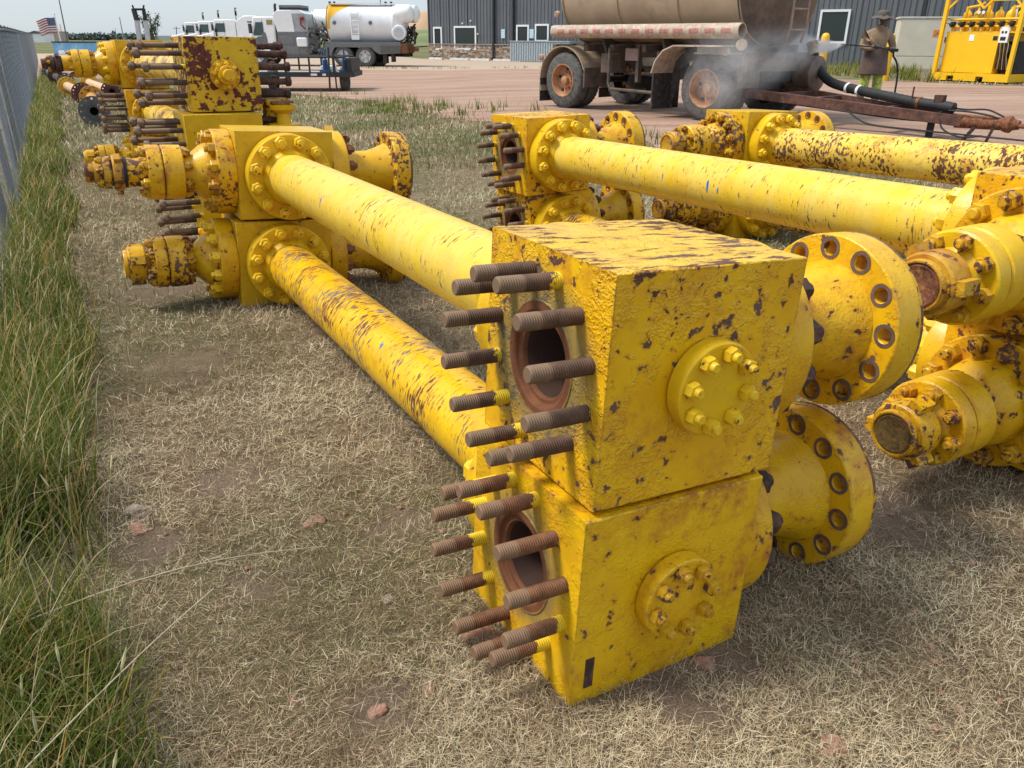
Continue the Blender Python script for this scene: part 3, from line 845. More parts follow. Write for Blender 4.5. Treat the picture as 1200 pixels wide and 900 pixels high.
def blades(name, P, yaw, lean, L, W, curl, shade, mat, segs=2):
    """P (n,3) roots; yaw heading; lean start elevation angle from vertical; L length; W width; curl extra bend"""
    n = len(P); k = segs + 1
    V = np.zeros((n, k, 2, 3), np.float32)
    pos = P.copy(); h = np.stack([np.cos(yaw), np.sin(yaw)], 1); side = np.stack([-np.sin(yaw), np.cos(yaw), np.zeros(n)], 1)
    for j in range(k):
        wj = W * (1 - (j / segs) ** 1.6 * .92)
        V[:, j, 0] = pos - side * wj[:, None] / 2; V[:, j, 1] = pos + side * wj[:, None] / 2
        a = lean + curl * (j / segs)
        st = L / segs
        pos = pos + np.stack([h[:, 0] * np.sin(a) * st, h[:, 1] * np.sin(a) * st, np.cos(a) * st], 1)
    V = V.reshape(-1, 3)
    base = (np.arange(n) * k * 2)[:, None]
    F = np.concatenate([base + np.array([2 * j, 2 * j + 1, 2 * j + 3, 2 * j + 2]) for j in range(segs)], 1).reshape(-1, 4)
    me = bpy.data.meshes.new(name)
    me.vertices.add(len(V)); me.vertices.foreach_set('co', V.ravel())
    me.loops.add(F.size); me.loops.foreach_set('vertex_index', F.ravel().astype(np.int32))
    me.polygons.add(len(F)); me.polygons.foreach_set('loop_start', np.arange(0, F.size, 4, dtype=np.int32))
    me.polygons.foreach_set('loop_total', np.full(len(F), 4, np.int32))
    me.polygons.foreach_set('use_smooth', np.ones(len(F), bool))
    me.update()
    a = me.attributes.new('shade', 'FLOAT', 'POINT'); a.data.foreach_set('value', np.repeat(shade, k * 2).astype(np.float32))
    me.materials.append(mat); me.update()
    o = bpy.data.objects.new(name, me); C.objects.link(o); o['kind'] = 'stuff'
    return o

hv = np.vectorize(hgt)
def nz(x, y, s, seed=0.0):
    return np.array([mnoise.noise(Vector((a * s, b * s, seed))) for a, b in zip(x, y)])
ux, uy = -math.sin(R(29)), math.cos(R(29))      # direction of the rows and of the fence
def strip_s(x, y): return x * uy - y * ux       # distance to the right of a line through the camera along the fence
gpoly = GP
def in_gravel(x, y): return np.array([pip(a, b, gpoly) for a, b in zip(x, y)])

# cut straw lying on the soil
n = 400000
ang = rng.uniform(R(-42), R(56), n); rad = np.exp(rng.uniform(np.log(.75), np.log(14.0), n))
x = rad * np.sin(ang); y = rad * np.cos(ang)
keep = (strip_s(x, y) > -.25); x, y, rad = x[keep], y[keep], rad[keep]
pn = nz(x, y, 1.6); keep = (pn > -.42 + rng.uniform(-.3, .1, len(x))) & ~((y > 8) & in_gravel(x, y)); x, y, rad, pn = x[keep], y[keep], rad[keep], pn[keep]
for (bx_, by_, br_) in BARE:
    dd_ = np.hypot(x - bx_, y - by_) / br_ + nz(x, y, 6, 3) * .9 + nz(x, y, 17, 8) * .6
    keep = rng.random(len(x)) < np.clip((dd_ - .25) / .9, .16, 1); x, y, rad, pn = x[keep], y[keep], rad[keep], pn[keep]
n = len(x); sc_ = np.clip(rad / 2.2, .8, 3.2)
sh = np.clip(rng.normal(.48, .26, n) + nz(x, y, 1.1, 4) * .35 + nz(x, y, 4.5, 6) * .25, 0, 1)
gpn = nz(x, y, .7, 9)
green = (rng.random(n) < np.clip((gpn - .0) * 1.2 + (y - 3) * .05, .03, .62))
sh = np.where(green, rng.uniform(.0, .12, n), np.clip(.2 + sh * .8, .2, 1))
up = rng.random(n) < .42
lean = np.where(up, rng.uniform(.1, .9, n), rng.uniform(1.2, 1.56, n))
P = np.stack([x, y, hv(x, y) + np.where(up, 0, rng.uniform(.002, .022, n))], 1)
straw = blade_mat('straw_blades', [(0.0, (.095, .115, .028)), (.14, (.21, .20, .065)), (.22, (.13, .070, .040)), (.42, (.36, .24, .14)), (.6, (.55, .43, .26)), (.8, (.72, .60, .38)), (1.0, (.85, .76, .54))], .15)
blades('dry_grass', P, rng.uniform(0, 2 * pi, n), lean, rng.uniform(.014, .058, n) * (sc_ ** .55), rng.uniform(.0008, .0018, n) * sc_, np.where(up, rng.uniform(.2, 1.3, n), rng.uniform(0, .4, n)), sh, straw)

# mid-distance turf between the rows and the gravel
n = 60000
ang = rng.uniform(R(-40), R(40), n); rad = np.exp(rng.uniform(np.log(10), np.log(30.0), n))
x = rad * np.sin(ang); y = rad * np.cos(ang)
keep = (strip_s(x, y) > -.25) & ~in_gravel(x, y); x, y, rad = x[keep], y[keep], rad[keep]; n = len(x)
gpn = nz(x, y, .45, 9)
green = rng.random(n) < np.clip(gpn * 1.6 + .5, .1, .9)
sh = np.where(green, rng.uniform(0, .14, n), rng.uniform(.2, .9, n))
blades('rough_grass', np.stack([x, y, hv(x, y)], 1), rng.uniform(0, 2 * pi, n), rng.uniform(.1, 1.2, n), rng.uniform(.05, .12, n), rad * .0009, rng.uniform(.1, .8, n), sh, straw)

# tall green grass along the fence
n = 40000
tt = np.exp(rng.uniform(np.log(.55), np.log(45), n)); 
wv_ = .02 + .07 * nz(tt, tt * 0, 1.3, 2) + .05 * np.sin(tt * 1.7)
ss = rng.uniform(-.62, -.155, n) + wv_ + np.clip((tt - 4) * .01, 0, .3) + rng.normal(0, .03, n)
x = ux * tt + uy * ss; y = uy * tt - ux * ss
den = nz(x, y, 2.6, 5); keep = (rng.random(n) < .62 + den * .9); x, y, tt, ss = x[keep], y[keep], tt[keep], ss[keep]; n = len(x)
sc_ = np.clip(tt / 2.5, .8, 4)
sh = np.clip(rng.beta(2, 3, n) + nz(x, y, 1.2, 3) * .3, 0, 1)
dead = rng.random(n) < .24; sh = np.where(dead, rng.uniform(.82, 1, n), sh * .78)
hl = .17 + .16 * np.clip((-.10 - ss) / .3, 0, 1) + .10 * sst(0, 0, 1)
lush = 1 + .35 * np.exp(-((tt - 2.9) / .8) ** 2)
gm_ = blade_mat('green_blades', [(0, (.055, .085, .014)), (.35, (.130, .170, .024)), (.6, (.21, .245, .045)), (.78, (.34, .32, .09)), (.84, (.46, .27, .06)), (1, (.64, .55, .36))], .35)
blades('fence_grass', np.stack([x, y, hv(x, y)], 1), rng.uniform(0, 2 * pi, n), rng.uniform(.0, .45, n), hl * lush * rng.uniform(.55, 1.35, n), rng.uniform(.0026, .0068, n) * sc_ ** .6, rng.uniform(.2, 1.6, n), sh, gm_, 4)

# seed stalks standing above the grass
b = MB(); b2 = MB()
for i in range(90):
    t_ = math.exp(random.uniform(math.log(.6), math.log(9))); s_ = random.uniform(-.46, -.10)
    x0, y0 = ux * t_ + uy * s_, uy * t_ - ux * s_
    h_ = random.uniform(.22, .42); a = random.uniform(0, 6.28); bend = random.uniform(.02, .14)
    pts = [Vector((x0 + math.cos(a) * bend * q * q, y0 + math.sin(a) * bend * q * q, hgt(x0, y0) + h_ * q)) for q in (0, .35, .7, 1)]
    b.tube(pts, [.0012, .0011, .0009, .0008], 5)
    d = pts[3] - pts[2]
    b2.lathe([(0, .0008), (.008, .0024), (.026, .0028), (.046, .0008)], pts[3], d, 6)
b.build('grass_stalks', simple('stalk_straw', (.36, .33, .15), .8, 0, .3, 30), kind='stuff')
b2.build('grass_seed_heads', simple('seed_head', (.55, .52, .26), .85, 0, .3, 30), kind='stuff')
# two long pale stems lying across the grass
sm = simple('pale_stem', (.56, .48, .33), .8, 0, .1, 20)
for k, (a, b_, hgt_) in enumerate((((0, 740), (385, 640), .16), ((30, 900), (250, 690), .26))):
    def gp(px, py, z):
        d = at(px, py, 1.0) - Vector((0, 0, CH)); return Vector((0, 0, CH)) + d * ((z - CH) / d.z)
    p0 = gp(*a, hgt_); p1 = gp(*b_, .03 if k == 0 else .10)
    pts = [p0.lerp(p1, q) + Vector((0, 0, (.05 if k == 0 else .01) * math.sin(q * pi))) for q in [i / 8 for i in range(9)]]
    pts.insert(0, p0 + (p0 - p1).normalized() * .2 - Vector((0, 0, .12)))
    o = MB().tube(pts, [.0014] * 10, 6).build('dead_stem', sm)
    ty(o, 'long pale dead grass stem arching sideways across the green strip' if k == 0 else 'long pale dead grass stem leaning diagonally in the bottom left corner', 'grass stem', 'long dead grass stems')

# weeds at the gravel edge and along the building bank
def tufts(name, spots, hmin, hmax, wd, cols):
    P, Y, Ln, L, W, Cu, S = [], [], [], [], [], [], []
    for (x, y, k) in spots:
        for i in range(k):
            r = abs(random.gauss(0, .16)); a = random.uniform(0, 6.28)
            P.append((x + r * math.cos(a), y + r * math.sin(a), hgt(x, y))); Y.append(random.uniform(0, 6.28)); Ln.append(random.uniform(0, .7))
            L.append(random.uniform(hmin, hmax)); W.append(wd * random.uniform(.6, 1.3)); Cu.append(random.uniform(0, .8)); S.append(random.random() * cols)
    blades(name, np.array(P), np.array(Y), np.array(Ln), np.array(L), np.array(W), np.array(Cu), np.array(S), gm_, 2)
sp = []
for i in range(46):
    q = random.random(); x = -3.9 + 3.6 * q + random.gauss(0, .35); y = 19.4 - 3.0 * q + random.gauss(0, .8); sp.append((x, y, random.randint(8, 26)))
for i in range(26): sp.append((random.uniform(-9, -4), random.uniform(21, 26), random.randint(5, 16)))
for i in range(20): sp.append((random.uniform(1.4, 3.4), random.uniform(10.5, 12.5), random.randint(4, 12)))
tufts('edge_weeds', sp, .08, .30, .016, .75)
sp = []
for i in range(420):
    x = random.uniform(9.3, 34); yb = 66 - .755 * (x + 6.5); y = random.uniform(28.5 + max(0, (12 - x)) , 41); 
    if x > 13: y = random.uniform(26 - (x - 13) * .35, 40)
    sp.append((x, min(y, yb - 1), random.randint(10, 30)))
tufts('bank_grass', sp, .12, .50, .03, .95)
sp = [(random.uniform(-9, 9), 0, random.randint(4, 9)) for i in range(50)]
sp = [(x, 43.2 - .22 * x + random.gauss(0, .25), k) for x, _, k in sp]
tufts('roadside_weeds', sp, .06, .2, .03, .8)

# scoria stones lying in the dry grass
stm = simple('red_scoria_stone', (.33, .16, .11), .95, 0, .35, 30, .8, 60, dirt=(.34, .26, .19), dirt_amt=.5)
stg = simple('tan_stone', (.36, .27, .22), .9, 0, .2, 14, .5, 40)
SP = [(160, 597, .05, stg, 'flat tan stone at the edge of the green grass, largest stone on the left'), (160, 618, .035, stm, 'red stone half buried right below the flat tan stone'),
      (371, 610, .034, stm, 'flat red stone in open straw left of the lower studs'), (441, 833, .022, stm, 'small pink stone in the straw at the bottom centre'),
      (345, 823, .018, stm, 'little red stone near the bottom, left of the pink one'), (563, 742, .048, stm, 'reddish round stone tucked beneath the lower studs'),
      (455, 700, .022, stg, 'pale pinkish stone chip left of the lower block'), (975, 876, .034, stm, 'smooth pinkish stone at the bottom right'),
      (503, 808, .018, stm, 'tiny orange stone between the pink stone and the block'), (177, 354, .018, simple('white_stone', (.7, .68, .62), .8), 'small white pebble below the lower end cap'),
      (200, 610, .02, stm, 'small red chip right of the flat tan stone'), (828, 778, .03, stm, 'red stone pressed into bare soil beside the lower block')]
for i, (px, py, r, m_, lab) in enumerate(SP):
    d = at(px, py, 1.0) - Vector((0, 0, CH)); p = Vector((0, 0, CH)) + d * (-CH / d.z)
    bm = bmesh.new(); bmesh.ops.create_icosphere(bm, subdivisions=2, radius=r)
    for v in bm.verts:
        q = 1 + .75 * mnoise.noise(v.co * (1.2 / r) * .6 + Vector((i * 3.1, 0, 0))) + .12 * mnoise.noise(v.co * (3 / r) + Vector((0, i, 0)))
        v.co = Vector((v.co.x * q, v.co.y * q * .75, v.co.z * q * .42))
    me = bpy.data.meshes.new('stone'); bm.to_mesh(me); bm.free(); me.materials.append(m_)
    o = bpy.data.objects.new('stone', me); C.objects.link(o); o.location = (p.x, p.y, hgt(p.x, p.y) + r * .12); o.rotation_euler = (random.uniform(-.2, .2), random.uniform(-.2, .2), random.uniform(0, 3))
    ty(o, lab, 'stone', 'loose stones in the dry grass')

# pea-sized crumbs of red scoria trodden into the turf
b = MB(); b.smooth = 0
for i in range(900):
    a = random.uniform(R(-38), R(40)); d_ = math.exp(random.uniform(math.log(1.0), math.log(9))); x, y = d_ * math.sin(a), d_ * math.cos(a)
    if mnoise.noise(Vector((x * 1.3, y * 1.3, 7))) < .02 or strip_s(x, y) < -.1: continue
    r = random.uniform(.003, .011) * (1 + d_ * .12); c_ = Vector((x, y, hgt(x, y) + r * .4))
    vs = [c_ + Vector((r * random.uniform(.6, 1.2) * q[0], r * random.uniform(.6, 1.2) * q[1], r * .7 * q[2])) for q in ((1, 0, 0), (-1, 0, 0), (0, 1, 0), (0, -1, 0), (0, 0, 1), (0, 0, -1))]
    b.add(vs, [(0, 2, 4), (2, 1, 4), (1, 3, 4), (3, 0, 4), (2, 0, 5), (1, 2, 5), (3, 1, 5), (0, 3, 5)])
b.build('scoria_crumbs', simple('scoria_crumb', (.38, .20, .145), .9, 0, .4, 5), kind='stuff')

# ------------------------------------------------------------------ chain-link fence
def fence():
    root = empty('chain_link_fence', (0, 0, 0), 0, 'grey chain link fence with steel posts running along the left edge', 'fence')
    H_ = 1.56; s0 = -.47
    wire = simple('galvanised_wire', (.30, .33, .36), .5, .3, .15, 30)
    post = simple('galvanised_post', (.085, .095, .11), .5, .3, .2, 8, .1, 30)
    P = lambda t, z: Vector((ux * t + uy * s0, uy * t - ux * s0, hgt(ux * t + uy * s0, uy * t - ux * s0) * .6 + z))
    b = MB()
    pitch_ = .075; step = pitch_
    # woven diagonals as thin ribbons with depth, both ways; coarser far away
    def seg(t0, t1, z0, z1, off, r):
        a = P(t0, z0); c = P(t1, z1); nrm = Vector((uy, -ux, 0)) * off
        b.tube([a + nrm, (a + c) / 2 + nrm * -1, c + nrm], r, 3, False)
    t = .3
    while t < 22:
        r = .0007 if t < 8 else .0010; k = pitch_ if t < 9 else pitch_ * 2
        for sgn in (1, -1):
            zz = .02
            n_ = int((H_ - .04) / 1) 
            a = (t, .03); e = (t + sgn * (H_ - .06), H_ - .03)
            b.tube([P(a[0], a[1]) + Vector((uy, -ux, 0)) * .002 * sgn, P((a[0] + e[0]) / 2, H_ / 2) + Vector((uy, -ux, 0)) * .002 * sgn, P(e[0], e[1]) + Vector((uy, -ux, 0)) * .002 * sgn], r, 3, False)
        t += k
    mesh_o = b.build('mesh_wire', wire, root, kind='stuff')
    for j, t in enumerate([.9 + 1.55 * i for i in range(38)]):
        b = MB(); b.cyl(P(t, -.1) + Vector((-.04, -.02, 0)), P(t, H_ + .02) + Vector((-.04, -.02, 0)), .03, seg=14)
        b.lathe([(0, .034), (.03, .03), (.05, .01)], P(t, H_ + .02) + Vector((-.04, -.02, 0)), (0, 0, 1), 14)
        b.build('post', post, root)
    # far away the weave closes up: fine panels of slat-like wire
    b = MB()
    t = 22.0
    while t < 60:
        b.bar(P(t, .02), P(t, H_ - .02), .006, .004); t += .16
    b.build('far_mesh_wire', wire, root, kind='stuff')
    b = MB(); pts = [P(t, H_) + Vector((-.01, 0, 0)) for t in np.linspace(.2, 60, 60)]
    b.tube(pts, .021, 10); b.build('top_rail', post, root)
    b = MB(); b.tube([P(t, .06) for t in np.linspace(.2, 60, 60)], .002, 4); b.build('tension_wire', wire, root)
fence()

# ------------------------------------------------------------------ loose flanged spools on the ground behind
def loose(pa, pb, r, ma, mb_, label, n=12, mc=None):
    p = at(*pa); q = at(*pb); p.z = hgt(p.x, p.y) + r; q.z = hgt(q.x, q.y) + r
    d = q - p; L = d.length; d.normalize()
    root = empty('pipe_spool', p, 0, label, 'pipe spool', 'flanged pipe spools lying in the grass')
    def fl(s, mat):
        b = MB(); hole_plate(b, d * s, d, r * .30, r, r * .52, r * .82, r * .075, n)
        me = b.mesh('flange', mat, fix=False); weld(me)
        o = bpy.data.objects.new('flange', me); C.objects.link(o); o.parent = root
    fl(0, ma); fl(L - r * .3, mb_)
    b = MB(); b.lathe([(.004, r * .28), (.004, r * .40), (-.02, r * .42), (-.02, r * .52), (.0, r * .53), (r * .3, r * .53)], (0, 0, 0), d, 36, False); b.build('raised_face', ma, root)
    b = MB(); b.lathe([(r * .3, r * .53), (r * .6, r * .46), (L - r * .6, r * .46), (L - r * .3, r * .53)], (0, 0, 0), d, 36, False); b.build('barrel', mc or mb_, root)
    b = MB(); b.lathe([(.003, r * .285), (.4, r * .28), (.4, .001)], (0, 0, 0), d, 24, False); b.build('bore', M['seal_holedark'], root)
steel = simple('grey_primer_steel', (.095, .105, .11), .6, .1, .3, 10, .2, 40, dirt=(.16, .07, .045))
maroon = simple('maroon_primer', (.095, .025, .024), .6, 0, .25, 12, dirt=(.2, .07, .05))
orange = paint('faded_orange_paint', hi=(.62, .30, .03), lo=(.50, .22, .03), chips=.6, cscale=16, wrinkle=.1, wash=.9)
pinkp = simple('salmon_painted_barrel', (.62, .38, .20), .6, 0, .2, 6)
loose((111.3, 135.3, 15.0), (108.7, 118.7, 18.3), .26, steel, orange, 'dark grey flanged spool with round bore facing the camera, nearest of the loose spools')
loose((98, 113, 20.0), (80, 105, 22.9), .25, maroon, M['fl'], 'loose spool with maroon near flange and yellow far flange beside the fence lane', 16, pinkp)
loose((132, 111, 20.7), (105, 99, 24.6), .25, maroon, M['fl'], 'maroon faced spool partly hidden by the stud bolts of the tall stack', 16, pinkp)
loose((78, 99, 25.5), (66, 92, 28.5), .25, steel, M['rustdark'], 'dark steel spool farthest back beside the fence lane')
loose((66, 92, 29.5), (58, 87, 32), .25, M['black'], steel, 'black capped pipe spool at the far end of the loose row')
loose((151, 106, 22.0), (130, 98, 26), .25, M['fl'], M['fl'], 'yellow spool behind the far studs of the tall stack')
# upright flanged valve body behind the nearest stack
p = at(334, 152, 6.3)
root = empty('flanged_valve', p, 0, 'upright yellow flanged valve body with rust-brown top behind the nearest stack', 'valve')
p = Vector((0, 0, 0))
b = MB(); b.lathe([(-.35, .10), (-.02, .10), (.02, .12), (.045, .12), (.05, .055), (.12, .05), (.15, .095), (.185, .10), (.185, .06), (.20, .06)], p, (0, 0, 1), 28); b.build('valve_body', M['fl_plain'], root)
b = MB(); b.lathe([(.196, .09), (.21, .085)], p, (0, 0, 1), 24); b.build('rusty_top', M['rust'], root)
b = MB(); b.lathe([(-.10, .09), (.10, .09), (.12, .12), (.16, .12)], p + Vector((-.1, .12, .06)), (0, 0, 1), 24); b.build('side_branch', M['fl_speck'], root)
b = MB(); b.lathe([(0, .11), (.07, .11), (.075, .08), (.2, .08), (.205, .12), (.27, .12)], p + Vector((.08, .05, -.10)), (.9, .3, 0), 28); b.build('side_outlet', M['fl'], root)

# ================================================================== BACKGROUND THINGS
def wheel(parent, c, d, r=.525, wdt=.27, rimm=None, dish=.10, name='wheel', dual=False):
    """c: centre of the outer sidewall face, d: axle direction pointing outwards"""
    c = Vector(c); d = Vector(d).normalized()
    h = empty(name, (0, 0, 0), parent=parent)
    def one(o, dsh, holes=True):
        b = MB(); b.smooth = 40
        b.lathe([(.012, r * .60), (0, r * .70), (0.004, r * .86), (-.02, r * .965), (-.05, r), (-wdt + .05, r), (-wdt + .02, r * .965), (-wdt, r * .8), (-wdt + .01, r * .60)], o, d, 40, False)
        m_ = axm(d)
        for k in range(40):
            a = 2 * pi * (k + .5) / 40
            mm = Matrix.Translation(o) @ m_.to_4x4() @ Matrix.Rotation(a, 4, 'Z')
            b.box((r - .004, -.022, -wdt + .045), (r + .008, .022, -.045), mm)
        b.build('tyre', tyrem, h)
        b = MB()
        b.lathe([(.014, r * .60), (.016, r * .57), (-.01, r * .55), (-dsh, r * .50), (-dsh - .01, r * .30), (-dsh + .03, r * .26), (-dsh + .03, r * .17), (-dsh + .10, r * .15), (-dsh + .11, r * .10), (-dsh + .11, .004)], o, d, 32, False)
        for k in range(10):
            a = 2 * pi * k / 10; mm = Matrix.Translation(o) @ m_.to_4x4() @ Matrix.Rotation(a, 4, 'Z')
            b.cyl(mm @ Vector((r * .31, 0, -dsh - .01)), mm @ Vector((r * .31, 0, -dsh + .03)), .018, seg=6)
        b.build('rim', rimm, h)
        b = MB()
        for k in range(5):
            a = 2 * pi * (k + .25) / 5; mm = Matrix.Translation(o) @ m_.to_4x4() @ Matrix.Rotation(a, 4, 'Z')
            b.cyl(mm @ Vector((r * .42, 0, -dsh - .02)), mm @ Vector((r * .42, 0, -dsh + .010)), .032, seg=12)
        b.build('rim_hole_dark', M['seal_holedark'], h, kind='stuff')  # solid black discs stand in for the shade in open rim holes
    one(c, dish)
    if dual: one(c - d * (wdt + .05), .05)
    return h
tyrem = simple('dusty_tyre_rubber', (.075, .078, .078), .85, 0, .35, 9, .3, 30, dirt=(.16, .13, .11), dirt_amt=.5)
tan = simple('dust_covered_tan_paint', (.40, .295, .20), .75, 0, .14, 1.4, .1, 30, dirt=(.29, .21, .145), dirt_amt=.25)
tanwet = simple('wet_brown_paint', (.155, .108, .080), .45, 0, .2, 3, .1, 30, dirt=(.085, .06, .05), dirt_amt=.6)
frame_b = simple('dirty_frame', (.115, .082, .062), .85, 0, .35, 6, .2, 30)
rimo = simple('dusty_orange_rim', (.46, .235, .115), .6, 0, .25, 9, dirt=(.22, .11, .07))
flapm = simple('black_mud_flap', (.035, .031, .030), .8, 0, .3, 6, dirt=(.12, .09, .07))
whitem = simple('white_paint', (.84, .85, .85), .4, 0, .05, 2)
creamm = simple('dirty_white_paint', (.52, .42, .33), .7, 0, .15, 5, dirt=(.34, .245, .175), dirt_amt=.6)
redm = simple('red_reflector', (.36, .055, .045), .5, 0, .2, 20, dirt=(.45, .27, .22), dirt_amt=.7)
rustbeam = simple('flaking_rusty_beam', (.115, .050, .034), .8, 0, .4, 9, .3, 40, dirt=(.30, .22, .13), dirt_amt=.15)
darkm = simple('dark_undercarriage', (.028, .026, .025), .8, 0, .4, 7)

def tank_mesh(L, hw, hh, front=True, seg=56, n=2.35, d0=.30):
    """super-elliptic barrel along +x with dished heads"""
    b = MB(); b.smooth = 50; rings = []
    xs = [(-d0, .30), (-d0 * .8, .58), (-d0 * .45, .84), (-.05, .975), (0, 1.0)] + [(L * i / 8, 1.0) for i in range(1, 8)] + [(L, 1.0), (L + .05, .975), (L + d0 * .45, .84), (L + d0 * .8, .58), (L + d0, .30)]
    vs = []
    for x, k in xs:
        for i in range(seg):
            a = 2 * pi * i / seg; cx, sx = math.cos(a), math.sin(a)
            vs.append((x, hw * k * math.copysign(abs(cx) ** (2 / n), cx), hh * k * math.copysign(abs(sx) ** (2 / n), sx)))
    fs = [(j * seg + i, j * seg + (i + 1) % seg, (j + 1) * seg + (i + 1) % seg, (j + 1) * seg + i) for j in range(len(xs) - 1) for i in range(seg)]
    fs.append(tuple(range(seg))); fs.append(tuple((len(xs) - 1) * seg + i for i in range(seg)))
    b.add(vs, fs); return b

def lamp(parent, c, d, col, name='lamp'):
    c = Vector(c); d = Vector(d).normalized()
    b = MB(); b.lathe([(0, .065), (.05, .06), (.055, .05)], c, d, 16); h = b.build(name, creamm, parent)
    b = MB(); b.lathe([(.05, .045), (.062, .040)], c, d, 14); b.build('lens', col, h)

def tank_trailer():
    ang = math.atan2(-.764, .645); ox, oy = 1.0, 17.0
    gz = hgt(2.2, 15.6) + .01
    t = empty('tank_trailer', (ox, oy, gz), ang, 'dust covered tan tanker trailer on four dual wheels being washed on the gravel', 'trailer')
    # local x: towards the drawbar; y: away from the camera; origin: rear near wheel contact
    r = .525
    hw, hh = 1.16, 1.02; zc = 2.22; yc = 1.17
    b = tank_mesh(4.15, hw, hh); b.v = [(x - .12, y + yc, z + zc) for x, y, z in b.v]
    # split the wet front head off as its own part
    hb, fb = MB(), MB(); hb.smooth = fb.smooth = 50
    seg = 56
    hb.v = list(b.v); fb.v = list(b.v)
    for f in b.f:
        cx = sum(b.v[i][0] for i in f) / len(f)
        (fb if cx > 4.03 else hb).f.append(f)
    for q in (hb, fb):
        used = sorted({i for f in q.f for i in f}); mp_ = {a: k for k, a in enumerate(used)}
        q.v = [q.v[i] for i in used]; q.f = [tuple(mp_[i] for i in f) for f in q.f]
    body = hb.build('tank', tan, t); fb.build('front_head', tanwet, t)
    for x in (-.1, 1.35, 2.75, 4.02):
        b = MB(); n_ = 60; pts = []
        for i in range(n_ + 1):
            a = 2 * pi * i / n_; c_, s_ = math.cos(a), math.sin(a)
            pts.append(Vector((x, yc + (hw + .004) * math.copysign(abs(c_) ** .85, c_), zc + (hh + .004) * math.copysign(abs(s_) ** .85, s_))))
        b.path(pts, .035, .018, (1, 0, 0))
        b.build('weld_band', tan, body)
    b = MB(); b.lathe([(0, .12), (.03, .12), (.035, .09)], (1.55, yc - hw + .01, 2.20), (0, -1, 0), 24); o = b.build('sight_port', creamm, t)
    b = MB(); b.lathe([(.03, .085), (.037, .08)], (1.55, yc - hw + .01, 2.20), (0, -1, 0), 20); b.build('port_glass', darkm, o)
    # hose tube with reflective tape along the near side
    ty0, tz = -.02, 1.43
    b = MB(); b.lathe([(0, .04), (.06, .12), (.07, .12), (4.5, .12), (4.5, .105), (4.3, .105)], (-.32, ty0, tz), (1, 0, 0), 28)
    tube = b.build('hose_tube', creamm, t)
    b = MB(); b.lathe([(0, .10), (.001, .104)], (3.992, ty0, tz), (1, 0, 0), 20); b.build('tube_mouth_dark', M['seal_holedark'], tube)  # black disc stands in for the shade inside the open tube
    for i in range(13):
        x = -.05 + i * .325
        b = MB()
        for k in range(4):
            a0, a1 = R(-18 + k * 9), R(-9 + k * 9)
            p = lambda a, rr: (ty0 - rr * math.cos(a), tz + rr * math.sin(a))
            (ya, za), (yb, zb) = p(a0, .1205), p(a1, .1205); (yc_, zc_), (yd, zd) = p(a1, .123), p(a0, .123)
            vs = [(x, ya, za), (x, yb, zb), (x, yc_, zc_), (x, yd, zd), (x + .19, ya, za), (x + .19, yb, zb), (x + .19, yc_, zc_), (x + .19, yd, zd)]
            b.add(vs, [(0, 1, 2, 3), (7, 6, 5, 4), (0, 4, 5, 1), (1, 5, 6, 2), (2, 6, 7, 3), (3, 7, 4, 0)])
        b.build('reflective_tape', redm, tube)
    b = MB(); b.lathe([(0, .085), (.02, .09), (.03, .08)], (4.22, ty0 - .03, tz - .21), (.5, -.8, .1), 20); b.build('tube_cap', creamm, tube)
    # frame
    b = MB()
    for y in (.75, 1.6): b.box((-.5, y - .06, .98), (4.2, y + .06, 1.22))
    for x in (-.4, .5, 1.2, 2.0, 2.9, 3.8): b.box((x - .05, .12, 1.08), (x + .05, 2.2, 1.20))
    b.build('chassis', frame_b, t, .004)
    # saddle plates under the barrel
    b = MB()
    for x in (.75, 2.25, 3.1): b.prism([(.25, 1.45), (.45, 1.05), (1.9, 1.05), (2.1, 1.45)], x - .03, x + .03, Matrix(((0, 0, 1, 0), (1, 0, 0, 0), (0, 1, 0, 0), (0, 0, 0, 1))))
    b.build('saddle', frame_b, t)
    b = MB(); b.box((.95, .1, .70), (1.25, .5, 1.05)); b.box((2.2, .30, .62), (2.55, .8, 1.1)); b.box((1.75, .2, .55), (1.83, .3, 1.2)); b.build('equipment_box', frame_b, t, .01)
    b = MB(); b.box((1.5, .18, .93), (1.82, .22, 1.14), Matrix.Rotation(0, 4, 'X')); b.build('placard', simple('placard_plate', (.30, .20, .17), .7), t)
    b = MB(); b.tube([(1.22, .05, 1.15), (1.22, .05, .52), (1.30, .05, .42), (2.35, .05, .40), (2.42, .05, .5), (2.42, .05, 1.1)], .03, 10); b.tube([(1.3, .5, .7), (2.4, .5, .68)], .03, 8); b.tube([(1.2, .8, .8), (2.5, .8, .8)], .025, 8)
    b.build('guard_rail', frame_b, t)
    b = MB(); b.lathe([(0, .14), (.5, .14)], (1.2, .75, .55), (.2, 1, 0), 20); b.build('air_tank', darkm, t)
    # axles and wheels
    for xw in (0.0, 3.53):
        b = MB(); b.cyl((xw, .3, r), (xw, 2.1, r), .07, seg=14); b.build('axle', darkm, t)
        wheel(t, (xw, 0, r), (0, -1, 0), r, .26, rimo, .16 if xw > 1 else .13, dual=True)
        wheel(t, (xw, 2.38, r), (0, 1, 0), r, .26, rimo, .1, dual=True)
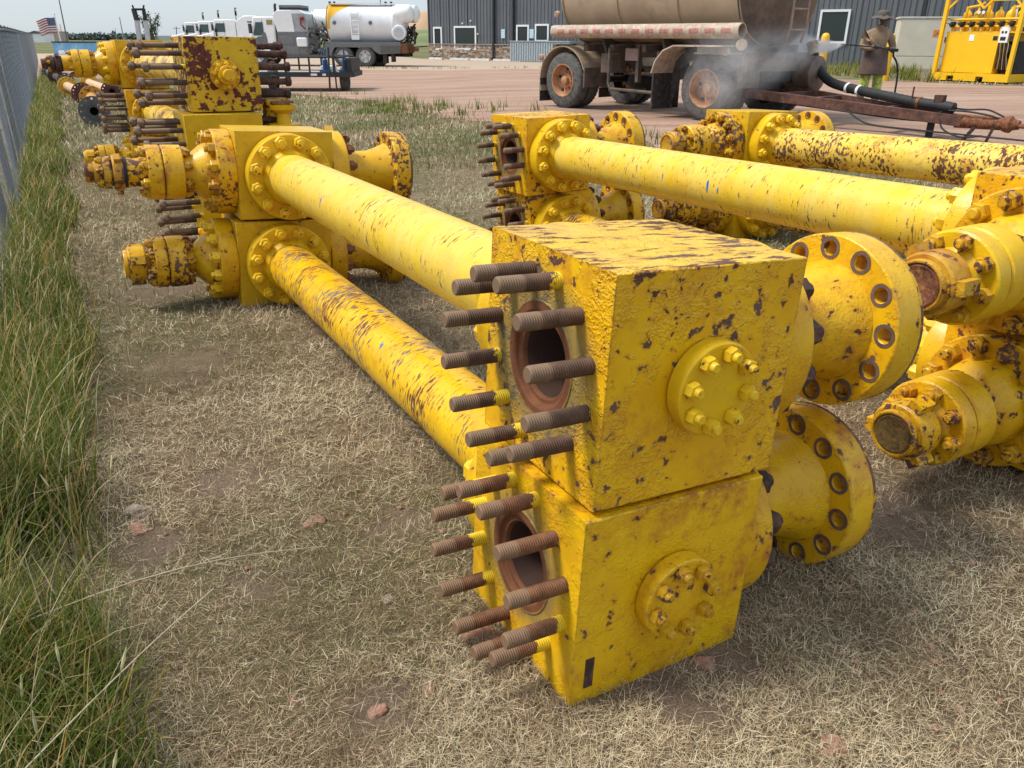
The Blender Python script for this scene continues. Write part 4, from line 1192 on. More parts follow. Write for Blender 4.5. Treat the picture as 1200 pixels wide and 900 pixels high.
    # rear mudguards and flaps
    for y0, y1 in ((-.02, .62), (1.76, 2.40)):
        b = MB(); pts = [Vector((-.02 + .66 * math.cos(a), (y0 + y1) / 2, r + .64 * math.sin(a))) for a in np.linspace(R(200), R(20), 18)]
        b.path(pts, y1 - y0, .02, (0, 0, 1)) if False else None
        for p0, p1 in zip(pts[:-1], pts[1:]):
            tt_ = (p1 - p0).normalized(); nn = Vector((0, 1, 0)); up = tt_.cross(nn)
            b.bar(p0, p1, y1 - y0, .02, up)
        mg = b.build('mudguard', tan, t)
        b = MB(); b.box((-.68, y0, .10), (-.66, y1, .55)); b.build('mud_flap', flapm, mg)
        b = MB(); b.box((.60, y0, .42), (.64, y1, .78)); b.build('front_skirt', frame_b, mg)
    # front dolly guard
    b = MB()
    pts = [Vector((2.55, .02, .75)), Vector((2.62, .02, .95)), Vector((2.78, .02, 1.12)), Vector((3.0, .02, 1.20)), Vector((4.0, .02, 1.20))]
    for p0, p1 in zip(pts[:-1], pts[1:]): b.bar(p0, p1, .60, .025, Vector((0, 1, 0)).cross(p1 - p0))
    b.build('mudguard', creamm, t)
    b = MB(); b.box((2.52, -.20, .14), (2.55, .55, .98)); b.prism([(2.55, .98), (2.62, .95), (2.9, 1.18), (3.3, 1.19), (3.3, .98), (2.95, .95), (2.72, .80), (2.60, .14), (2.55, .14)], .30, .33, Matrix(((1, 0, 0, 0), (0, 0, 1, 0), (0, 1, 0, 0), (0, 0, 0, 1)))); b.build('mud_flap', flapm, t)
    b = MB(); b.box((3.25, -.02, 1.07), (3.95, .5, 1.10)); b.build('step_plate', creamm, t)
    b = MB(); b.box((3.3, 0, 1.10), (3.85, .3, 1.19)); b.build('light_bar', simple('grey_lens', (.35, .38, .38), .3), t)
    for (x, y, z, cl) in ((4.0, -.02, 2.02, redm), (3.96, -.06, 1.12, redm), (-.35, .15, 1.75, redm), (-.62, -.02, .95, redm)): lamp(t, (x, y, z), (0, -1, 0), cl, 'marker_light')
    b = MB(); b.tube([(4.0, 0, 1.96), (4.05, -.02, 1.8), (4.1, 0, 1.6)], .012, 6); b.build('cable', M['black'], t)
    # turntable, dolly body and drawbar
    b = MB(); b.lathe([(0, .62), (.12, .62)], (3.53, yc, .92), (0, 0, 1), 36); b.box((2.9, .65, .62), (4.2, 1.7, .92)); b.box((3.1, .5, .50), (3.95, 1.85, .66)); b.build('dolly', darkm, t, .01)
    b = MB(); b.box((4.15, .1, .8), (4.28, 2.25, 1.10)); b.box((4.10, .1, .55), (4.2, .6, .85)); b.build('bumper', tanwet, t, .01)
    eye = Vector((8.16, 1.08, .20))
    b = MB(); b.bar((4.1, .42, .47), eye + Vector((-.75, -.05, .02)), .09, .15); b.bar((4.1, 1.75, .47), eye + Vector((-.75, .05, .02)), .09, .15); b.bar((5.2, .60, .39), (5.2, 1.55, .39), .08, .12); b.bar((6.3, .82, .31), (6.3, 1.33, .31), .08, .11); b.bar((4.6, .5, .43), (4.6, 1.7, .43), .08, .12)
    db = b.build('drawbar', rustbeam, t, .006)
    b = MB(); b.cyl(eye + Vector((-.85, 0, .02)), eye + Vector((-.12, 0, .02)), .10, .085, 20); b.lathe([(0, .10), (.05, .115), (.09, .115), (.12, .08), (.2, .06)], eye + Vector((-.2, 0, .02)), (1, 0, 0), 20); b.tube([eye + Vector((.1 + .09 * math.cos(a), .09 * math.sin(a), .01)) for a in np.linspace(0, 2 * pi, 17)], .028, 8); b.build('tow_eye', M['rust'], db)
    # parking stand
    b = MB(); b.box((6.93, 1.02, -.05), (7.01, 1.10, .24)); b.box((6.86, .96, -.06), (7.08, 1.16, -.04)); b.build('support_leg', darkm, db)
    # suction hose lying on the drawbar
    pts = [Vector((4.35, 1.95, 1.06)), Vector((4.50, 1.92, .84)), Vector((4.8, 1.78, .66)), Vector((5.2, 1.6, .58)), Vector((5.9, 1.34, .51)), Vector((6.6, 1.14, .44)), Vector((7.05, 1.08, .41)), Vector((7.25, 1.06, .39))]
    def smooth(pts, k=5):
        outp = []
        for i in range(len(pts) - 1):
            p0, p1, p2, p3 = pts[max(i - 1, 0)], pts[i], pts[i + 1], pts[min(i + 2, len(pts) - 1)]
            for j in range(k):
                u = j / k; outp.append(.5 * ((2 * p1) + (p2 - p0) * u + (2 * p0 - 5 * p1 + 4 * p2 - p3) * u * u + (3 * p1 - p0 - 3 * p2 + p3) * u ** 3))
        return outp + [pts[-1]]
    globals()['smooth'] = smooth
    sp_ = smooth(pts, 14); rr = [.074 + (.004 if i % 2 else 0) for i in range(len(sp_))]
    b = MB(); b.smooth = 70; b.tube(sp_, rr, 16); hs = b.build('suction_hose', M['black'], t)
    b = MB(); b.lathe([(-.1, .085), (.14, .085), (.16, .1), (.2, .1)], (4.33, 1.96, 1.08), (-.3, 0, 1), 20); b.build('hose_coupling', creamm, hs)
    for q in (0.45, .5, .74): 
        i = int(q * (len(sp_) - 1)); b = MB(); b.lathe([(0, .085), (.05, .085)], sp_[i], sp_[i + 1] - sp_[i], 18); b.build('hose_clamp', whitem if q < .7 else M['rust'], hs)
    # loose air and electric lines
    for k, pp in enumerate(([(5.8, .7, .28), (6.2, .62, .12), (6.8, .72, .08), (7.5, .9, .05), (8.4, 1.0, .03), (9.4, 1.2, .03)], [(7.1, .98, .34), (7.2, .9, .12), (7.5, .85, .02), (7.75, .95, .05)], [(7.2, 1.0, .36), (7.5, .98, .36), (7.8, 1.0, .32), (7.95, 1.06, .26)], [(7.0, 1.12, .40), (7.4, 1.1, .38), (7.7, 1.12, .39), (8.0, 1.1, .28)], [(4.5, .5, .36), (5.6, .66, .28), (6.6, .87, .20), (7.3, 1.0, .20)])):
        b = MB(); b.tube(smooth([Vector(p) for p in pp], 6), .013, 7); b.build('air_line', M['black'], db)
    b = MB(); b.bar((7.62, .98, .16), (7.50, .92, -.06), .03, .05); b.bar((7.86, 1.0, .16), (7.80, .98, -.08), .025, .04); b.bar((6.6, 1.08, .44), (6.6, 1.08, .66), .02, .02); b.box((6.95, 1.02, .46), (7.08, 1.14, .56)); b.build('safety_chain', M['rustdark'], db)
    # ladder up the front head
    b = MB()
    for y in (.92, 1.38): b.tube([(4.40, y, 1.25), (4.46, y, 1.5), (4.46, y, 3.1)], .022, 8)
    for z in (1.45, 1.77, 2.09, 2.41, 2.73, 3.05): b.tube([(4.46, .92, z), (4.46, 1.38, z)], .016, 8)
    b.build('ladder', simple('tan_ladder', (.34, .25, .18), .7), t)
    # pump housing low at the front
    b = MB(); b.lathe([(0, .30), (.5, .30), (.55, .22)], (4.0, 1.9, .75), (1, 0, 0), 24); b.build('pump_drum', tanwet, t)
    # water mist from the lance
tank_trailer()

# ------------------------------------------------------------------ person washing the trailer
def person():
    bx, by = 6.92, 16.2
    gz = hgt(bx, by)
    root = empty('person', (bx, by, gz), R(-94), 'person in brim hat, tan shirt, long brown apron and lime green trousers spraying water', 'person')
    # local: +x = facing direction (towards the trailer), +y = to the left hand side, z up
    skin = simple('dark_skin', (.19, .10, .068), .5, 0, .1, 12)
    shirt = simple('tan_shirt', (.30, .205, .130), .85, 0, .2, 9, .4, 25, dirt=(.62, .32, .17), dirt_amt=.2)
    apron = simple('brown_apron', (.115, .072, .058), .55, 0, .2, 5, .3, 14)
    pants = simple('lime_camouflage_cloth', (.34, .45, .03), .8, 0, .4, 11, .3, 20, dirt=(.70, .74, .30), dirt_amt=.55)
    hatm = simple('grey_hat_cloth', (.105, .088, .072), .85, 0, .2, 9, .3, 30)
    glove = simple('grey_glove', (.06, .063, .066), .6, 0, .2, 20)
    boot = simple('rubber_boot', (.07, .066, .062), .5, 0, .2, 10)
    def skin_obj(name, verts, edges, radii, mat, parent=root, sub=2, rootv=0):
        me = bpy.data.meshes.new(name); me.from_pydata(verts, edges, []); me.materials.append(mat)
        o = bpy.data.objects.new(name, me); C.objects.link(o); o.parent = parent
        md = o.modifiers.new('skin', 'SKIN')
        for i, r_ in enumerate(radii): me.skin_vertices[0].data[i].radius = r_ if isinstance(r_, tuple) else (r_, r_)
        me.skin_vertices[0].data[rootv].use_root = True
        md.use_smooth_shade = True
        sb = o.modifiers.new('sub', 'SUBSURF'); sb.levels = sub; sb.render_levels = sub
        return o
    # body: pelvis, spine, neck, head base, shoulders, arms, legs as ONE surface
    V = [(0, 0, .95), (0, 0, 1.12), (.01, 0, 1.30), (.02, 0, 1.42), (.03, 0, 1.52), (.045, 0, 1.60),     # 0-5 spine/neck
         (.02, .19, 1.43), (.05, .30, 1.16), (.19, .24, 1.13), (.25, .21, 1.15),                          # 6-9 left arm
         (.02, -.19, 1.43), (.08, -.32, 1.19), (.22, -.18, 1.17), (.27, -.11, 1.20),                      # 10-13 right arm
         (.0, .10, .88), (.02, .12, .50), (.0, .13, .10), (0, -.10, .88), (.03, -.13, .50), (-.03, -.14, .10)]  # legs
    E_ = [(0, 1), (1, 2), (2, 3), (3, 4), (4, 5), (3, 6), (6, 7), (7, 8), (8, 9), (3, 10), (10, 11), (11, 12), (12, 13), (0, 14), (14, 15), (15, 16), (0, 17), (17, 18), (18, 19)]
    Rr = [(.15, .17), (.15, .17), (.15, .18), (.12, .17), .062, .058, .085, .062, .048, .034, .085, .062, .048, .034, .105, .078, .052, .105, .078, .052]
    skin_obj('body', V, E_, Rr, shirt)
    # head
    bm = bmesh.new(); bmesh.ops.create_uvsphere(bm, u_segments=28, v_segments=20, radius=1)
    for v in bm.verts:
        x, y, z = v.co
        X = x * .098; Y = y * .076; Z = z * .118
        if z < 0: X *= 1 - .12 * (-z) ; Y *= 1 - .28 * (-z)
        if x > 0:
            X += .020 * math.exp(-((z + .12) / .14) ** 2) * math.exp(-(y / .20) ** 2)      # nose
            X -= .010 * math.exp(-((z - .12) / .12) ** 2) * math.exp(-((abs(y) - .38) / .18) ** 2)  # eye sockets
            X += .007 * math.exp(-((z + .48) / .08) ** 2) * math.exp(-(y / .3) ** 2)        # lips
            X += .010 * math.exp(-((z + .85) / .2) ** 2) * math.exp(-(y / .4) ** 2)         # chin
        v.co = (X + .075, Y, Z + 1.665)
    me = bpy.data.meshes.new('head'); bm.to_mesh(me); bm.free(); me.materials.append(skin)
    me.polygons.foreach_set('use_smooth', [True] * len(me.polygons))
    hd = bpy.data.objects.new('head', me); C.objects.link(hd); hd.parent = root
    for s_ in (1, -1):
        b = MB(); b.lathe([(0, .010), (.008, .022), (.014, .018)], (.065, s_ * .070, 1.655), (0, s_, 0), 12); b.build('ear', skin, hd)
        b = MB(); b.lathe([(-.006, .006), (0, .011), (.007, .010), (.010, .004)], (.150, s_ * .030, 1.678), (1, .2 * s_, 0), 10); b.build('eye', simple('eye_white', (.55, .52, .48), .3), hd)
    bm = bmesh.new(); bmesh.ops.create_uvsphere(bm, u_segments=20, v_segments=12, radius=1)
    for v in bm.verts: v.co = (v.co.x * .062 + .105, v.co.y * .066, v.co.z * .055 + 1.588)
    me = bpy.data.meshes.new('beard'); bm.to_mesh(me); bm.free(); me.materials.append(simple('grey_beard', (.16, .15, .14), .9, 0, .5, 60, .5, 90))
    o = bpy.data.objects.new('beard', me); C.objects.link(o); o.parent = hd
    b = MB(); b.smooth = 60
    b.lathe([(-.035, .20), (-.028, .205), (.0, .165), (.02, .112), (.05, .110), (.085, .100), (.105, .080), (.112, .03)], (.06, 0, 1.72), (.06, 0, 1), 32)
    b.v = [(x, y, z + .012 * math.sin(6 * math.atan2(y, x - .06)) * (1 if z < 1.74 else 0)) for x, y, z in b.v]
    b.build('hat', hatm, root)
    b = MB(); b.smooth = 60; b.lathe([(-.05, .085), (.0, .095), (.05, .09)], (.04, 0, 1.53), (.1, 0, 1), 24); b.build('collar', shirt, root)
    # shirt skirt / sleeves come with body; apron wraps the front from chest to shin
    vs = []; fs = []; n1, n2 = 15, 17
    for j in range(n2):
        z = 1.20 - (1.20 - .70) * j / (n2 - 1); k = j / (n2 - 1)
        for i in range(n1):
            a = R(-118) + R(236) * i / (n1 - 1)
            rx = .195 + .045 * k + .008 * math.sin(a * 7 + k * 4); ry = .215 + .045 * k + .008 * math.sin(a * 5)
            vs.append((rx * math.cos(a) + .01, ry * math.sin(a), z))
    for off in (0,):
        fs = [(j * n1 + i, j * n1 + i + 1, (j + 1) * n1 + i + 1, (j + 1) * n1 + i) for j in range(n2 - 1) for i in range(n1 - 1)]
    b = MB(); b.smooth = 60; b.add(vs, fs); o = b.build('apron', apron, root); sd_ = o.modifiers.new('solid', 'SOLIDIFY'); sd_.thickness = .008
    skin_obj('trousers', [(0, 0, .93), (.0, .105, .85), (.02, .125, .50), (.0, .13, .28), (0, -.105, .85), (.03, -.13, .50), (-.03, -.14, .28)], [(0, 1), (1, 2), (2, 3), (0, 4), (4, 5), (5, 6)], [(.13, .155), .105, .095, .088, .105, .095, .088], pants)
    for s_, x0 in ((1, 0), (-1, -.03)):
        b = MB(); b.smooth = 60; b.tube([(x0, s_ * .135, .34), (x0, s_ * .135, .10), (x0 + .01, s_ * .135, .05)], [.066, .058, .060], 16)
        bm = bmesh.new(); bmesh.ops.create_uvsphere(bm, u_segments=16, v_segments=10, radius=1)
        b.add([(v.co.x * .14 + x0 + .075, v.co.y * .055 + s_ * .14, max(.0, v.co.z * .06 + .045)) for v in bm.verts], [tuple(v.index for v in f.verts) for f in bm.faces]); bm.free()
        b.build('boot', boot, root)
    # gloved hands gripping lance and trigger
    def hand(c, ax_, name='hand'):
        c = Vector(c); ax_ = Vector(ax_).normalized()
        side = ax_.cross(Vector((0, 0, 1))).normalized(); upv = Vector((0, 0, 1))
        h = empty(name, (0, 0, 0), parent=root)
        bm = bmesh.new(); bmesh.ops.create_uvsphere(bm, u_segments=14, v_segments=10, radius=1)
        b = MB(); b.smooth = 60; b.add([c + side * .028 + ax_ * (v.co.x * .048) + side * (v.co.y * .022) + upv * (v.co.z * .040) for v in bm.verts], [tuple(v.index for v in f.verts) for f in bm.faces]); bm.free()
        b.build('palm', glove, h)
        for k in range(4):
            o_ = c + ax_ * (-.034 + k * .023); rr_ = .0105 - .001 * abs(k - 1.5)
            pts = [o_ + side * (.030 * math.cos(a)) + upv * (.030 * math.sin(a)) for a in np.linspace(R(60), R(250 + 8 * k), 7)]
            b = MB(); b.tube(pts, [rr_, rr_, rr_, rr_, rr_ * .95, rr_ * .9, rr_ * .6], 8); b.build('finger', glove, h)
        pts = [c + side * .03 + ax_ * .03 + upv * .02, c + side * .012 + ax_ * .055 + upv * .034, c - side * .012 + ax_ * .062 + upv * .030]
        b = MB(); b.tube(pts, [.013, .012, .009], 8); b.build('thumb', glove, h)
    hand((.27, .19, 1.155), (0, -1, .08)); hand((.29, -.09, 1.20), (0, -1, .08))
    hd.matrix_basis = Matrix.Rotation(R(28), 4, 'Z')
    return root
pr = person()
def lance():
    # held in both hands; runs towards the trailer, nozzle left of the person
    p0 = Vector((6.62, 16.36, 0)); 
    base = pr.matrix_basis
    rot = Matrix.Rotation(R(-94), 3, 'Z'); o = Vector(pr.location)
    W_ = lambda v: o + rot @ Vector(v)
    a = W_((.285, .27, 1.135)); b_ = W_((.30, -.10, 1.195)); c_ = W_((.28, -.66, 1.235))
    root = empty('pressure_lance', a, 0, 'thin black pressure washing lance held in both gloved hands', 'lance')
    L_ = lambda v: Vector(v) - a
    b = MB(); b.tube([L_(a), L_(b_), L_(c_)], .012, 8); b.build('lance_tube', M['black'], root)
    b = MB(); b.tube([L_(c_), L_(c_ + (c_ - b_).normalized() * .09)], [.016, .012], 8); b.build('nozzle', M['rustdark'], root)
    b = MB(); b.tube([L_(W_((.285, .22, 1.15))), L_(W_((.27, .24, 1.04)))], .018, 8); b.box((-.10, -.02, -.02), (.03, .02, .035)); b.build('trigger_handle', M['black'], root)
    b = MB(); pts = [W_((.27, .24, 1.04)), W_((.26, .33, .92)), W_((.22, .40, .7)), W_((.2, .42, .4)), W_((.15, .44, .06)), W_((-.3, .8, .03)), W_((-1.6, 1.8, .03)), W_((-3.2, 2.0, .03))]
    b.tube([L_(p) for p in smooth(pts, 6)], .018, 8); b.build('pressure_hose', M['black'], root)
    return c_
nozzle = lance()

# spray and drifting mist
def mist(name, p0, p1, r0, r1, dens, label=None, nscale=1.6, thr=(.42, .62)):
    p0, p1 = Vector(p0), Vector(p1); L = (p1 - p0).length
    b = MB(); b.smooth = 60
    b.lathe([(0, r0 * .6), (L * .05, r0), (L * .4, r0 + (r1 - r0) * .5), (L * .8, r1), (L * .95, r1 * .8), (L, r1 * .3)], (0, 0, 0), (p1 - p0), 24)
    t = NT(name + '_volume'); t.t.nodes.remove(t.b)
    pv = t.n('VolumePrincipled'); pv.inputs['Color'].default_value = (1, 1, 1, 1); pv.inputs['Anisotropy'].default_value = 0
    g = t.n('NewGeometry'); tc = t.n('TexCoord')
    n1 = t.noise(g.outputs['Position'], nscale, 5, .65, .4)
    # fade towards the rim of the cloud
    ax_ = t.n('VectorMath', operation='DOT_PRODUCT'); t.l(tc.outputs['Object'], ax_.inputs[0]); dn = (p1 - p0).normalized(); ax_.inputs[1].default_value = dn
    s_ = ax_.outputs['Value']
    sc2 = t.n('VectorMath', operation='SCALE'); sc2.inputs[0].default_value = dn; t.l(s_, sc2.inputs['Scale'])
    sb = t.n('VectorMath', operation='SUBTRACT'); t.l(tc.outputs['Object'], sb.inputs[0]); t.l(sc2.outputs[0], sb.inputs[1])
    ln = t.n('VectorMath', operation='LENGTH'); t.l(sb.outputs[0], ln.inputs[0])
    rad = t.mapr(s_, 0, L * .8, r0, r1)
    q = t.math('DIVIDE', ln.outputs['Value'], rad)
    fall = t.mapr(q, 1.0, .15, smooth=True)
    endf = t.mapr(s_, L, L * .5, smooth=True)
    conc = t.mapr(s_, 0, L, 3.5 if r0 < .1 else 1.0, .6)
    d_ = t.math('MULTIPLY', t.math('MULTIPLY', t.mapr(n1, thr[0], thr[1], .12, 1), fall), t.math('MULTIPLY', t.math('MULTIPLY', endf, conc), dens))
    t.l(d_, pv.inputs['Density']); t.l(pv.outputs[0], t.o.inputs['Volume'])
    o = b.build(name, t.m); o.location = p0; o['kind'] = 'stuff'
    if label: o['label'] = label
    return o
tx = Vector((4.45, 14.6, 1.25))
mist('water_spray', nozzle, tx, .02, .38, 6, nscale=2.6, thr=(.42, .62))
mist('drifting_mist', (4.9, 14.4, 1.35), (2.7, 13.4, .75), .45, .85, 1.9, nscale=1.9)

# ------------------------------------------------------------------ grey steel building
def building():
    A = Vector((-6.5, 66.0, 0)); ang = math.atan2(-.602, .798)
    root = empty('metal_building', (A.x, A.y, 0), ang, 'long dark grey ribbed steel building with white framed windows and stone base', 'building')
    LW, HT = 62.0, 8.5
    wallm = simple('grey_ribbed_steel', (.115, .125, .138), .5, .1, .06, .8)
    trim = simple('dark_trim', (.03, .032, .036), .5)
    wf = simple('white_window_frame', (.74, .75, .76), .45, 0, .04)
    glass = NT('window_glass'); glass.b.inputs['Base Color'].default_value = (.018, .028, .026, 1); glass.b.inputs['Roughness'].default_value = .08; glass = glass.m
    b = MB(); b.box((0, .12, -.3), (LW, 30, HT)); b.build('wall_core', wallm, root)
    b = MB()
    pts = []; x = 0
    while x < .9:
        pts += [(x, 0), (x + .20, 0), (x + .22, -.04), (x + .27, -.04)]; x += .30
    pts.append((.9, 0))
    n = len(pts)
    vs = [(p[0], p[1], 0) for p in pts] + [(p[0], p[1], HT) for p in pts]
    b.add(vs, [(i, i + 1, n + i + 1, n + i) for i in range(n - 1)]); b.smooth = 0
    pm = b.mesh('wall_panel', wallm)
    for i in range(int(LW / .9)):
        inst('wall_panel', pm, root, (i * .9, 0, 0))
    b = MB(); b.box((-.12, -.14, HT), (LW + .1, 30.2, HT + .3)); b.build('roof', trim, root)
    b = MB(); b.box((-.10, -.06, 0), (0, .1, HT)); b.build('corner_trim', trim, root)
    # stone wainscot
    X = lambda px, py: None
    def wx(px):
        u = (px - 600) / FPX
        # intersect view ray (at ground height) with the wall line
        best = 0
        for k in range(0, 6200):
            p = A + Vector((.798, -.602, 0)) * (k * .01)
            Z = p.y * math.cos(PITCH) + CH * math.sin(PITCH)
            if p.x / Z >= u: return k * .01
        return 60
    x1 = wx(623)
    stone = NT('ledge_stone'); oi = stone.n('NewGeometry'); 
    rp = stone.n('ValToRGB'); e = rp.color_ramp.elements; e[0].color = (.17, .13, .10, 1); e[1].color = (.46, .40, .34, 1); q = e.new(.5); q.color = (.34, .23, .16, 1)
    stone.l(oi.outputs['Random Per Island'], rp.inputs[0]); stone.l(rp.outputs[0], stone.b.inputs['Base Color']); stone.b.inputs['Roughness'].default_value = .9; stone = stone.m
    b = MB(); rs = random.Random(3); b.smooth = 0
    z = 0
    while z < .98:
        h_ = rs.uniform(.07, .13); x = -.05
        while x < x1:
            l_ = rs.uniform(.15, .42); dd = rs.uniform(.06, .11)
            b.box((x + .008, -.02 - dd, z + .006), (min(x + l_, x1) - .004, -.021 + .0, z + h_)); x += l_
        z += h_
    b.build('stone_cladding', stone, root, kind='stuff')
    b = MB(); b.box((-.05, -.045, 0), (x1, -.015, 1.0)); b.build('mortar_backing', simple('mortar', (.12, .11, .10), .9), root)
    b = MB(); b.box((-.08, -.16, 1.03), (x1, -.01, 1.09)); b.build('stone_cap', simple('cap_stone', (.30, .28, .26), .8), root)
    def win(px0, px1, pyt, pyb, bars=1):
        xa, xb = wx(px0), wx(px1); p = A + Vector((.798, -.602, 0)) * ((xa + xb) / 2)
        zt = at((px0 + px1) / 2, pyt, p.y).z; zb = at((px0 + px1) / 2, pyb, p.y).z
        fw = .12
        b = MB(); b.box((xa, -.11, zb), (xa + fw, -.03, zt)); b.box((xb - fw, -.11, zb), (xb, -.03, zt)); b.box((xa + fw, -.112, zt - fw), (xb - fw, -.03, zt)); b.box((xa + fw, -.112, zb), (xb - fw, -.03, zb + fw))
        f = b.build('window', wf, root)
        b = MB(); b.box((xa + fw, -.065, zb + fw), (xb - fw, -.05, zt - fw)); b.build('pane', glass, f)
        return xa, xb, zb, zt
    win(507.5, 517.5, 31.5, 58.5); win(531.5, 557, 30.5, 58.5); win(603.5, 618, 29, 53); win(625, 641, 28, 49)
    win(950, 984.5, 11, 51)
    win(1170, 1210, 6, 44)
    # sign plates
    sgn = simple('pale_blue_sign', (.42, .60, .72), .5)
    for (px, py) in ((588, 39.5), (621, 39.5), (646, 36)):
        xx = wx(px); p = A + Vector((.798, -.602, 0)) * xx; zz = at(px, py, p.y).z
        b = MB(); b.box((xx - .18, -.075, zz - .3), (xx + .18, -.05, zz + .3)); f = b.build('wall_sign', sgn, root)
        b = MB()
        for k in range(4): b.box((xx - .13, -.079, zz + .18 - k * .13), (xx + .13 - .05 * (k % 2), -.0755, zz + .22 - k * .13))
        b.build('sign_print', wf, f)
    xx = wx(509); b = MB(); b.box((xx - .4, -.10, 7.62), (xx + .9, -.05, 7.82)); b.build('eave_sign', wf, root)
    for px in (577.5, 600):
        xx = wx(px); b = MB(); b.box((xx - .07, -.22, .1), (xx + .07, -.06, HT)); b.box((xx - .07, -.5, .05), (xx + .07, -.06, .15)); b.build('downpipe', trim, root)
    for px in (712, 840, 1067, 1150):
        xx = wx(px); b = MB(); b.box((xx - .06, -.075, 0), (xx + .06, -.02, HT)); b.build('seam_strip', trim, root)
    for px, py in ((551, 24.5), (541.5, 27.5), (559, 40)):
        xx = wx(px); p = A + Vector((.798, -.602, 0)) * xx; zz = at(px, py, p.y).z
        b = MB(); b.lathe([(0, .06), (.08, .06), (.12, .03)], (xx, -.05, zz), (0, -1, 0), 10); b.build('wall_light', wf, root)
    # concrete wheel stops in front
    for (px, w_) in ((534, 1.3), (562.5, 2.0), (583.5, 2.0), (616.5, 2.4)):
        xx = wx(px); p = A + Vector((.798, -.602, 0)) * xx + Vector((-.602, -.798, 0)) * 2.4
        b = MB(); b.prism([(-.12, 0), (.12, 0), (.08, .15), (-.08, .15)], -w_ / 2, w_ / 2, Matrix(((0, 0, 1, 0), (1, 0, 0, 0), (0, 1, 0, 0), (0, 0, 0, 1))))
        o = b.build('wheel_stop', simple('pale_concrete', (.55, .52, .48), .9), None, .01); o.location = (p.x, p.y, hgt(p.x, p.y) + .01); o.rotation_euler = (0, 0, ang)
        ty(o, {534: 'short white concrete wheel stop below the square window, first from the left', 562.5: 'white concrete wheel stop left of the first downpipe, second from the left', 583.5: 'white concrete wheel stop between the two downpipes', 616.5: 'longest white concrete wheel stop, nearest the pale container'}[px], 'wheel stop', 'white wheel stops before the building')
    # pale shed against the wall
    xx = wx(640); p = A + Vector((.798, -.602, 0)) * xx + Vector((-.602, -.798, 0)) * 1.6
    r2 = empty('storage_container', (p.x, p.y, 0), ang, 'pale blue grey corrugated container against the building left of the tanker', 'container')
    cm = simple('pale_blue_grey_steel', (.34, .40, .43), .5)
    b = MB(); b.box((-1.45, -.9, 0), (3.4, .9, 1.28)); b.build('box', cm, r2)
    b = MB()
    for k in range(24): b.box((-1.4 + k * .2, -.94, .06), (-1.3 + k * .2, -.90, 1.2))
    b.build('ribbing', cm, r2, kind='stuff')
    b = MB(); b.box((-1.5, -.97, 1.281), (3.45, .95, 1.33)); b.build('lid', cm, r2)
building()

# ------------------------------------------------------------------ bollards, cabinet, skid
ym = simple('safety_yellow_paint', (.80, .46, .010), .4, 0, .06, 3)
for px, lab in ((962, 'yellow steel bollard just behind the water spray, left of the person'), (1038, 'tall yellow steel bollard right behind the person beside the cabinet')):
    p = at(px, 80, 27.0); b = MB(); b.lathe([(-.2, .128), (1.27, .128), (1.33, .118), (1.38, .09), (1.405, .05), (1.41, .01)], (0, 0, 0), (0, 0, 1), 24)
    o = b.build('bollard', ym); o.location = (p.x, p.y, hgt(p.x, p.y)); ty(o, lab, 'bollard', 'yellow bollards before the building')
def cabinet():
    p = at(1046, 74, 36); g = hgt(p.x, p.y)
    ang = math.atan2(-.30, .95)
    root = empty('electrical_cabinet', (p.x, p.y, g), ang, 'large beige electrical cabinet with two doors and orange warning label beside the building', 'cabinet')
    cm = simple('beige_cabinet_paint', (.64, .585, .475), .5, 0, .05, 2); W = 2.95; H_ = 2.05
    b = MB(); b.box((0, 0, .05), (W, 1.3, H_)); b.build('housing', cm, root, .02)
    b = MB(); b.box((-.05, -.05, H_ + .001), (W + .05, 1.35, H_ + .07)); b.build('lid', simple('pale_lid', (.58, .58, .53), .5), root, .01)
    b = MB(); b.box((-.1, -.1, -.2), (W + .1, 1.4, .06)); b.build('plinth', simple('plinth_concrete', (.35, .34, .31), .9), root)
    for x0, x1 in ((.05, 1.72), (1.76, W - .05)):
        b = MB(); b.box((x0, -.03, .62), (x1, 0.002, H_ - .06)); d = b.build('door', cm, root, .006)
        b = MB(); b.box((x1 - .12 if x0 < 1 else x0 + .05, -.055, 1.15), (x1 - .07 if x0 < 1 else x0 + .10, -.03, 1.35)); b.build('handle', darkm, d)
    b = MB(); b.box((.05, -.03, .12), (W - .05, .002, .58)); b.build('lower_panel', cm, root, .006)
    b = MB(); b.box((1.33, -.036, 1.35), (1.66, -.031, 1.62)); l_ = b.build('warning_label', simple('orange_label', (.75, .26, .06), .5), root)
    b = MB(); b.lathe([(0, .05), (.004, .05)], (1.495, -.036, 1.49), (0, -1, 0), 12); b.bar((1.40, -.038, 1.42), (1.59, -.038, 1.56), .01, .02); b.build('label_symbol', redm, l_)
cabinet()
